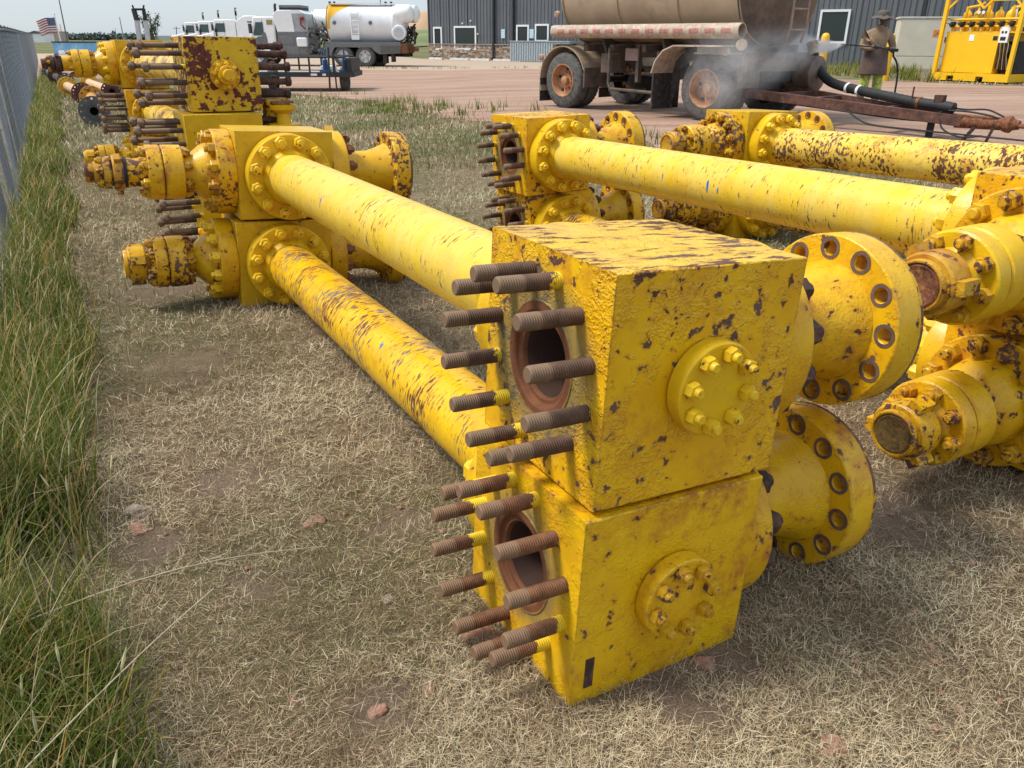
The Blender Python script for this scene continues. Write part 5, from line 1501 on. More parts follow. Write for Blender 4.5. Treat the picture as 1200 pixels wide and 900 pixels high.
def skid():
    p = Vector((13.72, 27.6, 0)); g = hgt(14.4, 26.5); ang = math.atan2(-.85, .53)
    root = empty('pump_skid', (p.x, p.y, g), ang, 'bright yellow hydraulic control skid with row of pressure bottles under a tube frame', 'skid')
    y = simple('skid_yellow_paint', (.86, .50, .006), .4, 0, .04, 3); W, D, H_ = 2.5, 2.6, 2.42
    b = MB(); b.box((0, 0, .04), (.55, .12, .26)); b.box((.78, 0, .04), (1.5, .12, .26)); b.box((1.73, 0, .04), (W, .12, .26)); b.box((.55, 0, .18), (.78, .12, .26)); b.box((1.5, 0, .18), (1.73, .12, .26))
    b.box((0, D - .12, .04), (W, D, .26)); b.box((0, .12, .04), (.12, D - .12, .26)); b.box((W - .12, .12, .04), (W, D - .12, .26)); b.build('base_frame', y, root)
    b = MB(); b.box((.12, .13, .15), (W - .12, D - .13, .19)); b.build('deck', y, root)
    for x in (.06, W - .06):
        for yy in (.06, D - .06):
            b = MB(); b.box((x - .055, yy - .055, .26), (x + .055, yy + .055, H_)); b.build('post', y, root)
    b = MB()
    for yy in (.06, D - .06): b.box((-.0, yy - .06, H_ + .001), (W, yy + .06, H_ + .14))
    for x in (.06, W / 2, W - .06): b.box((x - .055, .12, H_ + .02), (x + .055, D - .12, H_ + .13))
    b.build('top_frame', y, root)
    for x, s_ in ((.1, 1), (W - .1, -1), (W / 2, 1), (W / 2, -1)):
        b = MB(); b.bar((x, .06, H_ - .30), (x + .3 * s_, .06, H_), .05, .05); b.build('corner_brace', y, root)
    for x in (.1, W - .1):
        b = MB(); b.tube([(x + .06 * math.cos(a), .06, H_ + .18 + .06 * math.sin(a)) for a in np.linspace(0, 2 * pi, 13)], .018, 6); b.build('lifting_eye', y, root)
    b = MB(); b.box((.16, .20, .27), (1.85, 1.8, 1.42)); b.build('reservoir_tank', y, root, .01)
    b = MB(); b.box((.14, .20, 1.425), (W - .14, 2.3, 1.47)); b.build('tank_top', y, root)
    b = MB(); b.box((1.86, .5, .27), (2.35, 1.8, 1.2)); b.build('motor_housing', darkm, root, .02)
    b = MB(); b.lathe([(0, .17), (.45, .17)], (2.1, .28, .55), (0, 1, 0), 20); b.lathe([(0, .13), (.3, .13)], (2.1, .24, .98), (0, 1, 0), 20); b.build('motor', darkm, root)
    for k in range(6):
        b = MB(); b.tube([(1.9 + .03 * k, .24, 1.35), (1.88 + .06 * k, .18, 1.1), (1.93 + .05 * k, .2, .8), (1.9 + .07 * k, .25, .4)], .015, 6); b.build('hydraulic_line', simple('brass_tan_line', (.42, .27, .12), .4) if k % 2 else darkm, root)
    b = MB(); b.box((1.85, .16, 1.15), (2.12, .21, 1.60)); cp = b.build('control_panel', whitem, root, .01)
    for q in (((1.9, .15, 1.22), (2.06, .159, 1.32)), ((1.9, .15, 1.42), (1.96, .159, 1.48)), ((2.0, .15, 1.42), (2.06, .159, 1.48))): MB().box(*q).build('panel_switch', darkm, cp)
    b = MB(); b.box((.92, .192, 1.20), (1.07, .199, 1.38)); b.build('white_tag', whitem, root)
    b = MB(); b.box((1.66, .192, 1.22), (1.8, .199, 1.34)); b.box((2.17, .192, 1.22), (2.28, .199, 1.34)); b.build('data_plate', darkm, root)
    for k in range(6):
        x = .38 + k * .34
        b = MB(); b.smooth = 50; b.lathe([(0, .10), (.12, .10), (.14, .135), (.46, .135), (.55, .115), (.60, .06), (.63, .035), (.70, .03)], (x, .75, 1.47), (0, 0, 1), 20); b.build('pressure_bottle', y, root)
    for k in range(7):
        x = .25 + k * .31
        b = MB(); b.lathe([(0, .045), (.10, .045)], (x, .20, 1.68), (0, -1, 0), 14); b.bar((x - .02, .12, 1.70), (x - .1, .06, 1.72), .02, .02); b.box((x - .05, .20, 1.60), (x + .05, .34, 1.76)); b.build('valve', darkm, root)
        b = MB(); b.box((x - .05, .30, 1.48), (x + .05, .42, 1.62)); b.lathe([(0, .04), (.3, .04)], (x + .12, .4, 1.5), (0, 0, 1), 10); b.build('valve_block', y, root)
    b = MB(); b.tube([(.15, .26, 1.82), (2.3, .26, 1.82)], .035, 10); b.tube([(.15, .30, 1.62), (2.3, .30, 1.62)], .03, 10); b.tube([(.5, .5, 2.16), (.9, .5, 2.22), (1.0, .5, 2.3)], .04, 8); b.tube([(1.9, .5, 2.12), (2.3, .5, 2.18)], .04, 8)
    for x in (.5, 1.2, 1.95): b.box((x - .03, .45, 1.5), (x + .03, .5, 2.2))
    b.build('manifold_pipe', y, root)
    for x in (.86, 1.0):
        b = MB(); b.lathe([(0, .06), (.03, .06)], (x, .55, 2.02), (0, -1, 0), 18); g_ = b.build('gauge', darkm, root)
        b = MB(); b.lathe([(.0301, .052), (.034, .052)], (x, .55, 2.02), (0, -1, 0), 16); b.build('gauge_face', whitem, g_)
skid()

# ------------------------------------------------------------------ vacuum truck and other trucks
grey_b = simple('grey_truck_paint', (.15, .155, .16), .4, 0, .05, 2)
chrome = simple('polished_alloy', (.62, .62, .62), .25, .6, .1, 12)
glassd = NT('cab_glass'); glassd.b.inputs['Base Color'].default_value = (.05, .085, .085, 1); glassd.b.inputs['Roughness'].default_value = .08; glassd = glassd.m
orangey = simple('yellow_orange_stripe', (.80, .44, .02), .4, 0, .03)
tred = simple('dark_red_valve', (.25, .02, .02), .5)
def xa(px, y): return at(px, 60, y).x
def vac_truck():
    Y = 47.0; x0 = xa(372, Y)           # left end of the chassis
    k = 19.55                            # pixels per metre at that distance
    root = empty('vacuum_truck', (x0, Y, hgt(x0, Y)), R(-3), 'white vacuum tanker truck with yellow corner stripe and chrome wheels on the gravel road', 'truck')
    X = lambda px: (px - 372) / k
    Z = lambda py: (79.3 - py) * 47 / (913 * 1.13)
    # chassis
    b = MB(); b.box((X(382), .3, Z(66)), (X(404) - .9, 2.3, Z(54))); b.box((X(372) - 8, .75, Z(68)), (X(470), .95, Z(60))); b.box((X(372) - 8, 1.65, Z(68)), (X(470), 1.85, Z(60))); b.build('chassis_rail', darkm, root)
    b = MB(); b.box((X(381), .0, Z(53.6)), (X(463), 2.5, Z(51.2))); b.build('deck', grey_b, root)
    # side skirt with wheel cutouts
    pl = [(X(381), Z(66)), (X(381), Z(53.7)), (X(463), Z(53.7)), (X(463), Z(64)), (X(440), Z(65)), (X(435), Z(62)), (X(431), Z(57.5)), (X(391.5), Z(57.5)), (X(389), Z(62)), (X(387), Z(66))]
    b = MB(); b.prism(pl, -.02, .03, Matrix(((1, 0, 0, 0), (0, 0, 1, 0), (0, 1, 0, 0), (0, 0, 0, 1)))); b.build('side_skirt', grey_b, root)
    b = MB(); b.box((X(441.5), -.04, Z(63.5)), (X(463), -.021, Z(55.5))); b.build('locker_door', simple('dark_olive_panel', (.10, .10, .09), .5), root)
    b = MB(); b.box((X(463.2), .0, Z(64)), (X(470), 2.4, Z(53))); b.box((X(470), .6, Z(62)), (X(477), 1.9, Z(58))); b.build('rear_bumper', M['rust'], root)
    # barrel
    b = MB(); b.smooth = 50; r = 1.0; zc = Z(31.5)
    b.lathe([(-.22, .30), (-.19, .6), (-.1, .87), (0, 1.0), (.02, 1.02), (.10, 1.02), (.12, 1.0), (3.55, 1.0), (3.57, 1.03), (3.66, 1.03), (3.68, 1.0), (3.80, .96), (4.1, .8), (4.25, .55), (4.3, .2)], (X(384), 1.25, zc), (1, 0, 0), 48)
    tk = b.build('tank', whitem, root)
    # yellow corner stripe: shell just proud of the barrel
    b = MB(); b.smooth = 50; vs = []; fs = []; n = 14
    for i in range(n + 1):
        a = R(-15 + 105 * i / n); xe = .12 + 1.75 * max(0, (i - 3) / (n - 3)) ** 1.3
        for (x, rr) in ((.0, 1.026), (.11, 1.026), (.13, 1.006), (max(.14, xe), 1.006)): vs.append((X(384) + x, 1.25 - rr * math.cos(a), zc + rr * math.sin(a)))
    for i in range(n):
        for j in range(3): fs.append((i * 4 + j, i * 4 + j + 1, (i + 1) * 4 + j + 1, (i + 1) * 4 + j))
    b.add(vs, fs); b.build('yellow_stripe', orangey, tk)
    b = MB(); b.lathe([(0, .30), (.06, .42), (.10, .50), (.14, 1.005)][::1] , (X(384) - .22, 1.25, zc), (1, 0, 0), 40, False); b.build('front_dome_band', orangey, tk)
    b = MB()
    for x in (X(410), X(418)): b.tube([(x, .22, zc - .75), (x, .20, zc), (x, .32, zc + .62)], .025, 6)
    for i in range(7):
        z = zc - .7 + i * .21; b.tube([(X(410), .21 + (.05 if i > 4 else 0), z), (X(418), .21 + (.05 if i > 4 else 0), z)], .018, 6)
    b.box((X(410), .16, zc - .80), (X(418), .24, zc - .55)); b.box((X(410), .2, zc + .35), (X(418), .28, zc + .5)); b.build('ladder', whitem, root)
    for x in (X(392), X(431)):
        b = MB(); b.lathe([(0, .10), (.06, .10), (.07, .07)], (x, .25, zc + .06), (0, -1, 0), 18); b.build('sight_glass', grey_b, tk)
    b = MB(); b.box((X(386), .7, zc + .98), (X(455), 1.0, zc + 1.04)); b.build('top_walkway', whitem, tk)
    # rear cyclones and filter pot
    b = MB(); b.smooth = 50; b.lathe([(0, .2), (.1, .42), (.2, .46), (.9, .46), (1.05, .3)], (X(456), .8, Z(20)), (.92, -.25, 0), 28); b.lathe([(0, .3), (.1, .45), (.8, .45), (.95, .25)], (X(462), 1.5, Z(20)), (.9, -.2, 0), 28); b.build('cyclone_drum', whitem, root)
    b = MB(); b.lathe([(0, .40), (.7, .40), (.74, .36)], (X(461), .95, Z(41)), (0, -1, 0), 28); f = b.build('filter_pot', whitem, root)
    b = MB(); b.lathe([(0, .27), (.02, .27)], (X(461), .205, Z(41)), (0, -1, 0), 24); b.build('filter_lid', chrome, f)
    b = MB()
    for i in range(10): b.tube([(X(464 + random.random() * 12), random.uniform(.2, 1.8), Z(52)), (X(466 + random.random() * 12), random.uniform(.2, 1.8), Z(42)), (X(468 + random.random() * 10), random.uniform(.2, 1.8), Z(30 + random.random() * 14))], .05, 7)
    b.tube([(X(478), .3, Z(54)), (X(478), .3, Z(32))], .06, 8); b.tube([(X(476), .4, Z(57)), (X(490), .4, Z(56)), (X(490), .9, Z(56))], .03, 7); b.build('rear_pump_piping', darkm, root)
    for (px) in (385, 390, 446, 452):
        b = MB(); b.cyl((X(px), .9, Z(12)), (X(px), .9, Z(9)), .03, seg=8); b.lathe([(0, .07), (.10, .07)], (X(px), .9, Z(9)), (0, 0, 1), 10); b.build('vent_cap', darkm, root)
    b = MB(); b.cyl((X(440), 1.0, Z(12)), (X(440), 1.0, Z(-14)), .02, seg=6); b.build('antenna', darkm, root)
    for px in (400, 424):
        wheel(root, (X(px), 0, .53), (0, -1, 0), .53, .27, chrome, .12, dual=True); wheel(root, (X(px), 2.5, .53), (0, 1, 0), .53, .27, chrome, .12, dual=True)
    wheel(root, (X(436), .9, .48), (0, -1, 0), .48, .2, darkm, .1)
    b = MB(); b.box((X(452), .1, .25), (X(455), .7, Z(62))); b.box((X(443), .1, .18), (X(447), .7, Z(62))); b.build('mud_flap', flapm, root)
    # blower box between cab and tank
    b = MB(); b.prism([(X(329), Z(66)), (X(363.5), Z(66)), (X(363.5), Z(41)), (X(330), Z(41))], .0, 2.4, Matrix(((1, 0, 0, 0), (0, 0, 1, 0), (0, 1, 0, 0), (0, 0, 0, 1)))); b.build('blower_box_base', grey_b, root, .02)
    b = MB(); b.prism([(X(330), Z(40.8)), (X(349), Z(40.8)), (X(347), Z(17)), (X(332), Z(17)), (X(326), Z(22))], .0, 2.4, Matrix(((1, 0, 0, 0), (0, 0, 1, 0), (0, 1, 0, 0), (0, 0, 0, 1)))); b.build('blower_box', whitem, root, .02)
    b = MB(); b.prism([(X(349.2), Z(40.8)), (X(364), Z(40.8)), (X(363), Z(21)), (X(347.2), Z(21))], .02, 2.38, Matrix(((1, 0, 0, 0), (0, 0, 1, 0), (0, 1, 0, 0), (0, 0, 0, 1)))); b.build('side_panel', simple('light_grey_panel', (.36, .38, .39), .5), root, .02)
    b = MB(); b.prism([(X(347.2), Z(20.8)), (X(362), Z(20.8)), (X(356), Z(16.8)), (X(332), Z(16.8))], .02, 2.38, Matrix(((1, 0, 0, 0), (0, 0, 1, 0), (0, 1, 0, 0), (0, 0, 0, 1)))); b.build('roof_panel', whitem, root, .01)
    b = MB(); b.box((X(332), .4, Z(16.7)), (X(355), 2.0, Z(14))); b.build('radiator_grille', darkm, root)
    b = MB(); b.box((X(332), .38, Z(13.9)), (X(355), 2.02, Z(11.2))); b.build('grille_shroud', grey_b, root)
    for (a_, b_, c_, d_) in ((333, 347, 54, 46), (331, 352, 65, 57), (353, 362, 65, 57)):
        b = MB(); b.box((X(a_), -.02, Z(c_)), (X(b_), -.001, Z(d_))); b.build('locker_door', simple('grey_door', (.17, .175, .18), .4), root, .01)
    b = MB(); b.box((X(351.5), -.25, Z(57)), (X(362.5), .0, Z(47))); b.build('fuel_box', whitem, root, .05)
    b = MB(); b.lathe([(0, .10), (.2, .10), (.22, .06)], (X(359), .0, Z(26)), (0, -1, 0), 16); b.tube([(X(357), -.1, Z(25)), (X(357), -.1, Z(33)), (X(362), -.1, Z(38))], .04, 8); b.build('red_valve_pump', tred, root)
    rs = random.Random(5)
    b = MB()
    for i in range(38):
        c_ = Vector((X(rs.uniform(364, 380)), rs.uniform(-.1, 1.6), Z(rs.uniform(33, 68)))); e_ = c_ + Vector((rs.uniform(-.5, .5), rs.uniform(-.4, .4), rs.uniform(-.6, .6)))
        if rs.random() < .6: b.tube([c_, (c_ + e_) / 2 + Vector((0, -.1, 0)), e_], rs.uniform(.03, .07), 7)
        else: b.lathe([(0, rs.uniform(.08, .16)), (.2, rs.uniform(.08, .16))], c_, e_ - c_, 12)
    b.build('pump_gear', simple('pump_steel', (.11, .12, .125), .5, .4, .5, 6, dirt=(.4, .4, .4)), root, kind='stuff')
    b = MB(); b.lathe([(0, .55), (.8, .55)], (X(364), 1.7, Z(27)), (1, 0, 0), 28); b.build('filter_housing', whitem, root)
    # cab
    def cab(root, xl, xr, zt, zb, y0=.1, y1=2.4, flip=False):
        pl = [(xl, zb), (xr, zb), (xr, zt - .05), (xr - .1, zt), (xl + .35, zt), (xl + .1, zt - .9)]
        b = MB(); b.prism(pl, y0, y1, Matrix(((1, 0, 0, 0), (0, 0, 1, 0), (0, 1, 0, 0), (0, 0, 0, 1)))); c = b.build('cab', whitem, root, .05)
        wd = xr - xl
        b = MB(); b.prism([(xl + .28, zt - .95), (xr - wd * .42, zt - .95), (xr - wd * .42, zt - .28), (xl + .48, zt - .28)], y0 - .015, y0 - .001, Matrix(((1, 0, 0, 0), (0, 0, 1, 0), (0, 1, 0, 0), (0, 0, 0, 1)))); b.build('side_window', glassd, c)
        b = MB(); b.box((xl - .03, y0 + .2, zt - .85), (xl + .16, y1 - .2, zt - .35)); b.build('windscreen', glassd, c)
        for k in range(5): b = MB(); b.lathe([(0, .04), (.06, .035)], (xl + .42 + .05, y0 + .3 + k * (y1 - y0 - .6) / 4, zt), (0, 0, 1), 8); b.build('marker_light', orangey, c)
        b = MB(); b.box((xr - wd * .46, y0 - .012, zb + .1), (xr - wd * .455 + .01, y0 - .001, zt - .15)); b.box((xl + .25, y0 - .012, zb + .1), (xl + .27, y0 - .001, zt - 1.0)); b.build('door_seam', darkm, c, kind='stuff')
        b = MB(); b.box((xr - wd * .60, y0 - .04, zb + (zt - zb) * .42), (xr - wd * .50, y0 - .001, zb + (zt - zb) * .45)); b.build('door_handle', chrome, c)
        b = MB(); b.box((xl + .22, y0 - .22, zt - .85), (xl + .28, y0 - .06, zt - .40)); b.tube([(xl + .25, y0 - .06, zt - .8), (xl + .3, y0 + .02, zt - .8)], .015, 6); b.build('mirror', darkm, c)
        b = MB(); b.box((xl - .02, y0 + .1, zt - .30), (xl + .30, y1 - .1, zt - .24)); b.build('sun_visor', darkm, c)
        b = MB(); b.lathe([(0, .28), (.9, .28)], (xl + .5, y0 + .1, zb - .15), (1, 0, 0), 20); b.build('fuel_tank', chrome, c)
        b = MB(); b.box((xl + .4, y0 - .05, zb - .02), (xl + 1.2, y0 + .15, zb + .02)); b.build('step', darkm, c)
        return c
    globals()['cab'] = cab
    c = cab(root, X(297), X(327), Z(24), Z(62))
    b = MB(); b.prism([(X(302), Z(50)), (X(316), Z(41)), (X(318), Z(50)), (X(318), Z(62)), (X(300), Z(62))], .08, .099, Matrix(((1, 0, 0, 0), (0, 0, 1, 0), (0, 1, 0, 0), (0, 0, 0, 1)))); b.build('grey_flash', grey_b, c)
    b = MB(); b.box((X(318), .079, Z(60)), (X(325.5), .098, Z(28))); b.build('cab_door', whitem, c); b = MB(); b.box((X(318.5), .07, Z(33)), (X(325), .0785, Z(27.5))); b.build('door_window', simple('amber_glass', (.30, .26, .10), .2), c)
    wheel(root, (X(306), 0, .53), (0, -1, 0), .53, .27, chrome, .08)
    wheel(root, (X(306), 2.5, .53), (0, 1, 0), .53, .27, chrome, .08)
    b = MB(); b.tube([(X(328.5), .25, Z(40)), (X(328.5), .25, Z(12)), (X(329.5), .25, Z(10))], .07, 10); b.build('exhaust_stack', darkm, root)
    b = MB(); b.box((X(296), .3, Z(72)), (X(300), 2.2, Z(62))); b.build('front_bumper', grey_b, root, .03)
vac_truck()
def back_truck(px, Y, lab, sleeper, stack=True):
    x0 = xa(px, Y); root = empty('service_truck', (x0, Y, hgt(x0, Y)), R(-4), lab, 'truck', 'white trucks parked in a row')
    root.scale = (.9, .9, .88)
    b = MB(); b.box((0, .8, .6), (7.5, 1.0, .9)); b.box((0, 1.6, .6), (7.5, 1.8, .9)); b.build('chassis_rail', darkm, root)
    cab(root, .5, 2.6, 3.0, .75)
    b = MB(); b.prism([(-1.0, .8), (.5, .8), (.5, 2.0), (-.8, 1.75)], .25, 2.25, Matrix(((1, 0, 0, 0), (0, 0, 1, 0), (0, 1, 0, 0), (0, 0, 0, 1)))); b.build('bonnet', whitem, root, .06)
    if sleeper:
        b = MB(); b.prism([(2.65, .8), (5.2, .8), (5.2, 2.8), (4.9, 3.0), (4.2, 3.3), (3.4, 3.3), (2.65, 2.9)], .1, 2.4, Matrix(((1, 0, 0, 0), (0, 0, 1, 0), (0, 1, 0, 0), (0, 0, 0, 1)))); b.build('body_box', whitem, root, .05)
    else:
        b = MB(); b.smooth = 50; b.lathe([(0, .3), (.1, .8), (.2, .95), (4.2, .95), (4.3, .8), (4.4, .3)], (3.0, 1.25, 2.1), (1, 0, 0), 36); b.build('tank', whitem, root)
    if stack:
        b = MB(); b.tube([(2.72, .2, 1.4), (2.72, .2, 3.6), (2.78, .15, 3.85)], .075, 10); b.build('exhaust_stack', chrome, root)
        b = MB(); b.tube([(2.72, .2, 3.3), (2.72, .2, 3.72), (2.78, .15, 3.87)], .085, 10); b.build('stack_tip', darkm, root)
    b = MB(); b.box((.9, .0, 1.6), (1.0, .08, 2.3)); b.build('mirror', darkm, root)
    for x in (-.1, 4.4, 5.7): wheel(root, (x, .05, .53), (0, -1, 0), .53, .27, chrome, .1); wheel(root, (x, 2.45, .53), (0, 1, 0), .53, .27, chrome, .1)
back_truck(243, 63, 'white truck with tall white box body behind the pump truck cab', True)
back_truck(226, 69, 'white truck with tinted side window and upright exhaust, second from the left', False)
back_truck(211, 75, 'white truck leftmost in the row, cab just above the rusty yellow block', False)

# ------------------------------------------------------------------ small utility trailer with blue gear
def util_trailer():
    Y = 25.2; x0 = xa(300, Y); g = hgt(x0 + 1, Y)
    root = empty('utility_trailer', (x0 - 1.2, Y, g), R(2), 'low black flatbed utility trailer with pipe rails and blue jacks on the grass', 'trailer')
    k = 37.5; X = lambda px: (px - 300) / k + 1.2
    fm = simple('black_trailer_frame', (.03, .032, .035), .6, 0, .3, 6)
    blue = simple('blue_painted_jack', (.03, .11, .26), .45, 0, .2, 10)
    b = MB(); b.box((0, 0, .42), (X(405), .08, .56)); b.box((0, 1.9, .42), (X(405), 1.98, .56)); b.box((X(404), .08, .42), (X(406), 1.9, .56)); b.build('side_rail', fm, root)
    b = MB(); b.box((.02, .085, .50), (X(403), 1.89, .54)); b.build('deck', simple('grey_plank_deck', (.30, .28, .26), .9, 0, .2, 6), root)
    for y in (.03, 1.94):
        b = MB(); b.tube([(0, y, .98), (X(396), y, .98)], .03, 8); tr = b.build('top_rail', fm, root)
        for x in (.3, X(330), X(357), X(384), X(396)): b = MB(); b.box((x - .025, y - .025, .56), (x + .025, y + .025, .96)); b.build('rail_post', fm, tr)
    for xx_, dd_ in ((X(397), 1), (X(306), -1)): wheel(root, (xx_, .55, .34), (dd_, 0, 0), .34, .24, grey_b, .08)
    for px in (373, 395): 
        b = MB(); b.lathe([(0, .06), (.04, .08), (.30, .08), (.34, .05), (.38, .05)], (X(px), .3, .60), (0, 0, 1), 16); b.cyl((X(px), .3, 1.02), (X(px), .3, 1.2), .03, seg=8); b.box((X(px) - .16, .15, .56), (X(px) + .16, .45, .62)); b.build('jack', blue, root)
    b = MB(); b.box((X(366), .5, .55), (X(380), 1.2, .72)); b.build('toolbox', whitem, root, .01)
    b = MB(); b.box((X(398), .1, .56), (X(404), 1.8, .95)); b.build('tail_gate', fm, root)
    b = MB(); b.cyl((X(378), .0, -.02), (X(380), .0, 1.25), .03, seg=8); b.cyl((X(386), .0, -.02), (X(385), .0, 1.1), .025, seg=8); b.build('landing_leg', fm, root)
    b = MB(); b.box((X(358), -.005, .46), (X(365), 0, .52)); b.box((X(371), -.005, .46), (X(375), 0, .52)); b.build('decal', whitem, root)
    # dark tyre and gear lying by the near end
    p = at(337, 112, 11.5)
    r3 = empty('spare_tyre', (p.x, p.y, hgt(p.x, p.y)), 0, 'small black tyre behind the rusty studs of the tall stack', 'tyre')
    b = MB(); b.lathe([(0, .11), (.01, .16), (.03, .18), (.10, .18), (.12, .16), (.13, .11)], (0, 0, .18), (-.5, .85, .1), 32, False); b.build('tyre', M['black'], r3)
    b = MB(); b.lathe([(.05, .115), (.06, .10), (.07, .05)], (0, 0, .18), (-.5, .85, .1), 24); b.build('rim', darkm, r3)
util_trailer()

# ------------------------------------------------------------------ flags, masts, far things
def thin(px0, py0, px1, py1, Y, r, mat, name, lab, cat, taper=.6, group=None, grp=None):
    a = at(px0, py0, Y); c = at(px1, py1, Y)
    a2 = a.copy(); a2.z = min(a.z, hgt(a.x, a.y))
    b = MB(); b.cyl((0, 0, a2.z - a.z), c - a, r, r * taper, 10); o = b.build(name, mat); o.location = a; ty(o, lab, cat, group); return o, a, c
polem = simple('grey_pole', (.30, .31, .32), .5); darkp = simple('dark_pole', (.10, .105, .11), .6)
a = at(72, 49, 95); c = at(63.5, 17, 95)
root = empty('flagpole', a, 0, 'white flagpole left of the blue container', 'flagpole')
b = MB(); b.cyl((0, 0, -2), c - a, .09, .05, 10); b.lathe([(0, .03), (.08, .1), (.2, .03)], c - a, (0, 0, 1), 10); b.build('pole', whitem, root)
def flag():
    top = at(63.3, 19.5, 95); 
    W, H_ = 2.35, 1.5
    root = empty('flag', top, 0, 'american flag flying from the white pole', 'flag')
    red = simple('flag_red', (.42, .04, .05), .8, 0, .05); blu = simple('flag_blue', (.03, .045, .14), .8, 0, .05); wh = simple('flag_white', (.68, .68, .70), .8, 0, .05)
    def pt(u, v):  # u: 0 at pole ..1 fly (towards the left), v: 0 top..1 bottom
        x = -u * W * .92 + .18 * (v) ; y = .22 * math.sin(u * 7 + v) * u
        z = -v * H_ - u * .42 - .06 * math.sin(u * 8 + 1)
        return (x, y, z)
    def patch(u0, u1, v0, v1, mat, name, nu=12, off=0, parent=root):
        b = MB(); b.smooth = 60; vs = []
        for j in range(3):
            for i in range(nu + 1):
                x, y, z = pt(u0 + (u1 - u0) * i / nu, v0 + (v1 - v0) * j / 2); vs.append((x, y - off, z))
        b.add(vs, [(j * (nu + 1) + i, j * (nu + 1) + i + 1, (j + 1) * (nu + 1) + i + 1, (j + 1) * (nu + 1) + i) for j in range(2) for i in range(nu)])
        return b.build(name, mat, parent)
    for k in range(13):
        u0 = .42 if k < 7 else 0
        patch(u0, 1, k / 13, (k + 1) / 13, red if k % 2 == 0 else wh, 'stripe')
    cn = patch(0, .42, 0, 7 / 13, blu, 'canton')
    b = MB()
    for r_ in range(9):
        for q in range(6 if r_ % 2 == 0 else 5):
            u = .42 * ((q + .5 + (0 if r_ % 2 == 0 else .5)) / 6); v = 7 / 13 * (r_ + .7) / 9.4
            x, y, z = pt(u, v); pts = []
            vs = [(x + (.038 if i % 2 == 0 else .015) * math.sin(i * pi / 5), y - .012, z + (.038 if i % 2 == 0 else .015) * math.cos(i * pi / 5)) for i in range(10)] + [(x, y - .012, z)]
            b.add(vs, [(i, (i + 1) % 10, 10) for i in range(10)])
    b.build('star', wh, cn, kind='stuff')
flag()
thin(79, 49, 68, -6, 88, .075, darkp, 'antenna_mast', 'tall thin dark mast right of the flag reaching out of frame', 'mast')
thin(74.5, 49, 70, 28, 120, .07, polem, 'antenna_mast', 'short grey mast between the flagpole and the tall dark mast', 'mast')
thin(145, 46, 140, 20, 130, .10, polem, 'antenna_mast', 'grey mast left of the twin lift arms', 'mast')
thin(136.5, 46, 135, 33, 160, .08, polem, 'antenna_mast', 'shorter faint mast just left of the grey mast', 'mast')
for i, (px, py, lab) in enumerate(((33, 43, 'utility pole farthest left above the wooded ridge'), (61, 40.5, 'utility pole left of the blue container'), (97, 41, 'utility pole above the right end of the blue container'), (207, 31, 'distant utility pole left of the white trucks'))):
    p = at(px, 50, 260); t_ = at(px - .5, py, 260)
    r_ = empty('utility_pole', (p.x, p.y, 0), 0, lab, 'utility pole', 'distant utility poles')
    b = MB(); b.cyl((0, 0, -.5), (t_.x - p.x, 0, t_.z), .16, .11, 8); b.build('pole', darkp, r_)
    b = MB(); b.bar((t_.x - p.x - 1.1, 0, t_.z - .5), (t_.x - p.x + 1.1, 0, t_.z - .5), .12, .14); b.build('crossarm', darkp, r_)
# twin lift arms
def lift():
    Y = 60; a = at(163.5, 48, Y); root = empty('lift_mast', (a.x, a.y, 0), 0, 'pair of raised grey lift arms with black rams joined by a crossbar', 'lift mast')
    L_ = lambda px, py: at(px, py, Y) - Vector((a.x, a.y, 0))
    for (p0, p1, p2, p3) in (((164, 50), (160.5, 24), (156.5, 10), (155, 6)), ((174, 50), (170.5, 24), (168, 10), (168.5, 6))):
        b0 = L_(*p0); b1 = L_(*p1); b2 = L_(*p2); b3 = L_(*p3)
        b = MB(); b.bar(Vector((b0.x, b0.y, 0)), b0, .26, .26); b.bar(b0, b1, .26, .26); ar = b.build('arm', simple('pale_grey_arm', (.42, .44, .46), .5), root)
        b = MB(); b.bar(b1 + Vector((0, -.02, 0)), b2, .24, .24); b.bar(b2, b3, .09, .09); b.build('black_ram', darkm, ar)
    b = MB(); b.bar(L_(157, 11), L_(169, 11), .12, .14); b.build('crossbar', darkm, root)
lift()
# blue advertising container
p0 = at(64, 63, 74); p1 = at(99, 63, 74); zt = at(64, 48.5, 74).z
root = empty('blue_container', (p0.x, p0.y, 0), 0, 'low sky blue panel-sided container with dark roof edge in the far left', 'container')
W = p1.x - p0.x; bl = simple('sky_blue_panel', (.17, .42, .68), .5, 0, .12, .7, dirt=(.45, .62, .72), dirt_amt=.25)
b = MB(); b.box((0, 0, 0), (W, 2.4, zt - .1)); b.build('body', bl, root)
b = MB(); b.box((-.05, -.05, zt - .099), (W + .05, 2.45, zt)); b.build('roof', darkm, root)
b = MB(); b.box((W * .15, -.03, .05), (W * .35, -.001, .35)); b.build('white_decal', whitem, root)
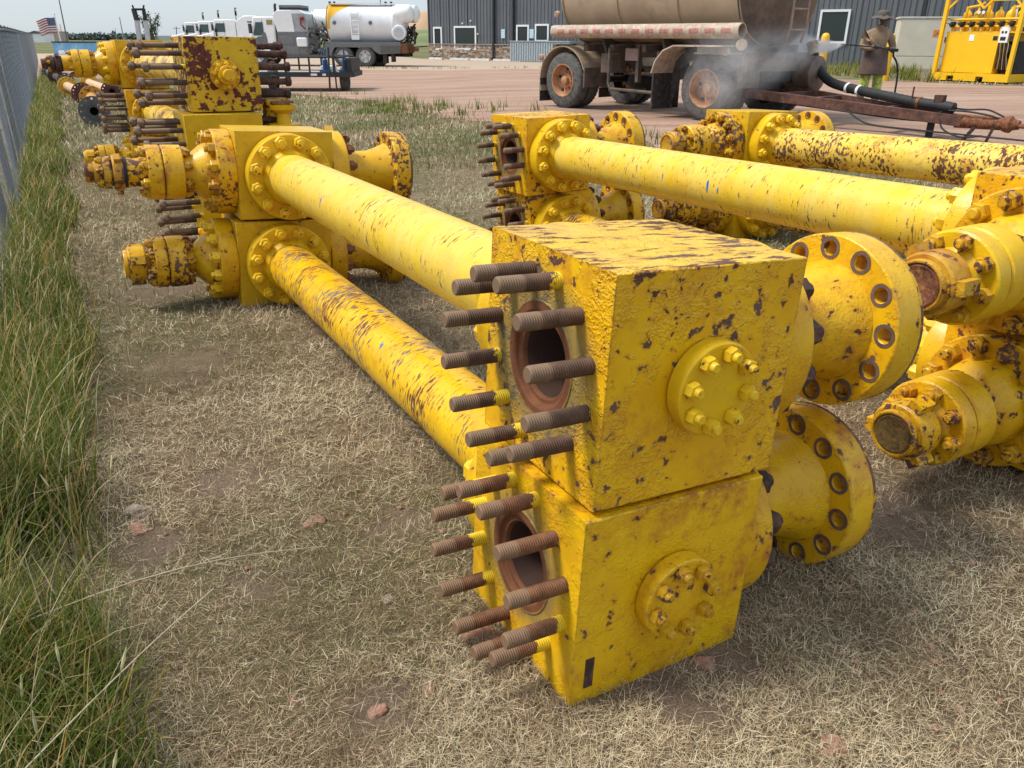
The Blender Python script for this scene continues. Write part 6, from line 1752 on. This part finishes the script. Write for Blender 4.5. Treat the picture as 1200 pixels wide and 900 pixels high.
# far sheds
for (px, py, w_, h_, Y, mat, lab) in ((36, 57, 4.5, 2.2, 230, whitem, 'small white shed at the far left beyond the fence'), (56, 57, 4.0, 2.8, 240, creamm, 'small beige shed left of the blue container')):
    p = at(px, 61, Y); r_ = empty('shed', (p.x, p.y, 0), 0, lab, 'shed'); b = MB(); b.box((0, 0, -.5), (w_, 5, h_)); b.build('wall', mat, r_)
    b = MB(); b.prism([(-.2, h_ + .001), (w_ + .2, h_ + .001), (w_ / 2, h_ + .7)], -.2, 5.2, Matrix(((1, 0, 0, 0), (0, 0, 1, 0), (0, 1, 0, 0), (0, 0, 0, 1)))); b.build('roof', darkp if mat is whitem else creamm, r_)
p = at(31.5, 68, 48); root = empty('yellow_valve_post', (p.x, p.y, hgt(p.x, p.y)), 0, 'small yellow valve post standing far down the fence', 'post')
b = MB(); b.cyl((0, 0, 0), (0, 0, .85), .06, seg=10); b.build('post', ym, root); b = MB(); b.lathe([(0, .2), (.12, .2)], (0, 0, .85), (0, -1, .2), 14); b.build('hand_wheel', ym, root)

# distant trees: ragged row on the left horizon, one bushy tree behind the lift arms
def leafy(b, c, rx, rz, n, s, rs):
    for i in range(n):
        u = rs.gauss(0, .42); v = rs.gauss(0, .42); w_ = rs.gauss(0, .42)
        p = Vector((c[0] + u * rx, c[1] + v * rx, c[2] + w_ * rz)); q = s * rs.uniform(.6, 1.3)
        a = Vector((rs.uniform(-1, 1), rs.uniform(-1, 1), rs.uniform(-1, 1))).normalized(); e = a.cross(Vector((rs.uniform(-1, 1), .3, 1))).normalized()
        b.add([p - a * q, p + e * q * .6, p + a * q, p - e * q * .6], [(0, 1, 2, 3)])
tm = simple('hazed_foliage', (.13, .165, .145), .9, 0, .3, .3)  # leaf colour greyed and paled to carry the distance haze
rs = random.Random(9)
b = MB(); b.smooth = 0
for i in range(125):
    px = 22 + i * 1.25 + rs.uniform(-.5, .5); p = at(px, 55, 420 + rs.uniform(-30, 30)); h_ = rs.uniform(1.6, 3.0)
    leafy(b, (p.x, p.y, h_ * .5), 4.2, h_ * .62, 60, .9, rs)
o = b.build('far_treeline', tm); o['kind'] = 'stuff'
p = at(180, 52, 70); root = empty('bushy_tree', (p.x, p.y, .3), 0, 'small sparse green tree rising behind the tall yellow stack', 'tree')
b = MB(); b.tube([(0, 0, 0), (.1, 0, 1.2), (0, 0, 2.4)], [.12, .08, .04], 8)
for k in range(9): a_ = k * 2.4; b.tube([(0, 0, .9 + k * .12), (.5 * math.cos(a_), .5 * math.sin(a_), 1.6 + k * .13), (1.0 * math.cos(a_), 1.0 * math.sin(a_), 2.0 + k * .14)], [.05, .03, .01], 6)
b.build('trunk', simple('bark', (.09, .07, .05), .9), root)
b = MB(); b.smooth = 0
for k in range(16):
    a_ = k * 2.4; rr_ = .25 + .055 * k % .8; leafy(b, (1.1 * math.cos(a_) * rr_, 1.1 * math.sin(a_) * rr_, 1.6 + .11 * k), .42, .36, 55, .11, rs)
b.build('crown', simple('tree_leaves', (.06, .10, .045), .8, 0, .4, 2), root); root.scale = (.72, .72, .85)
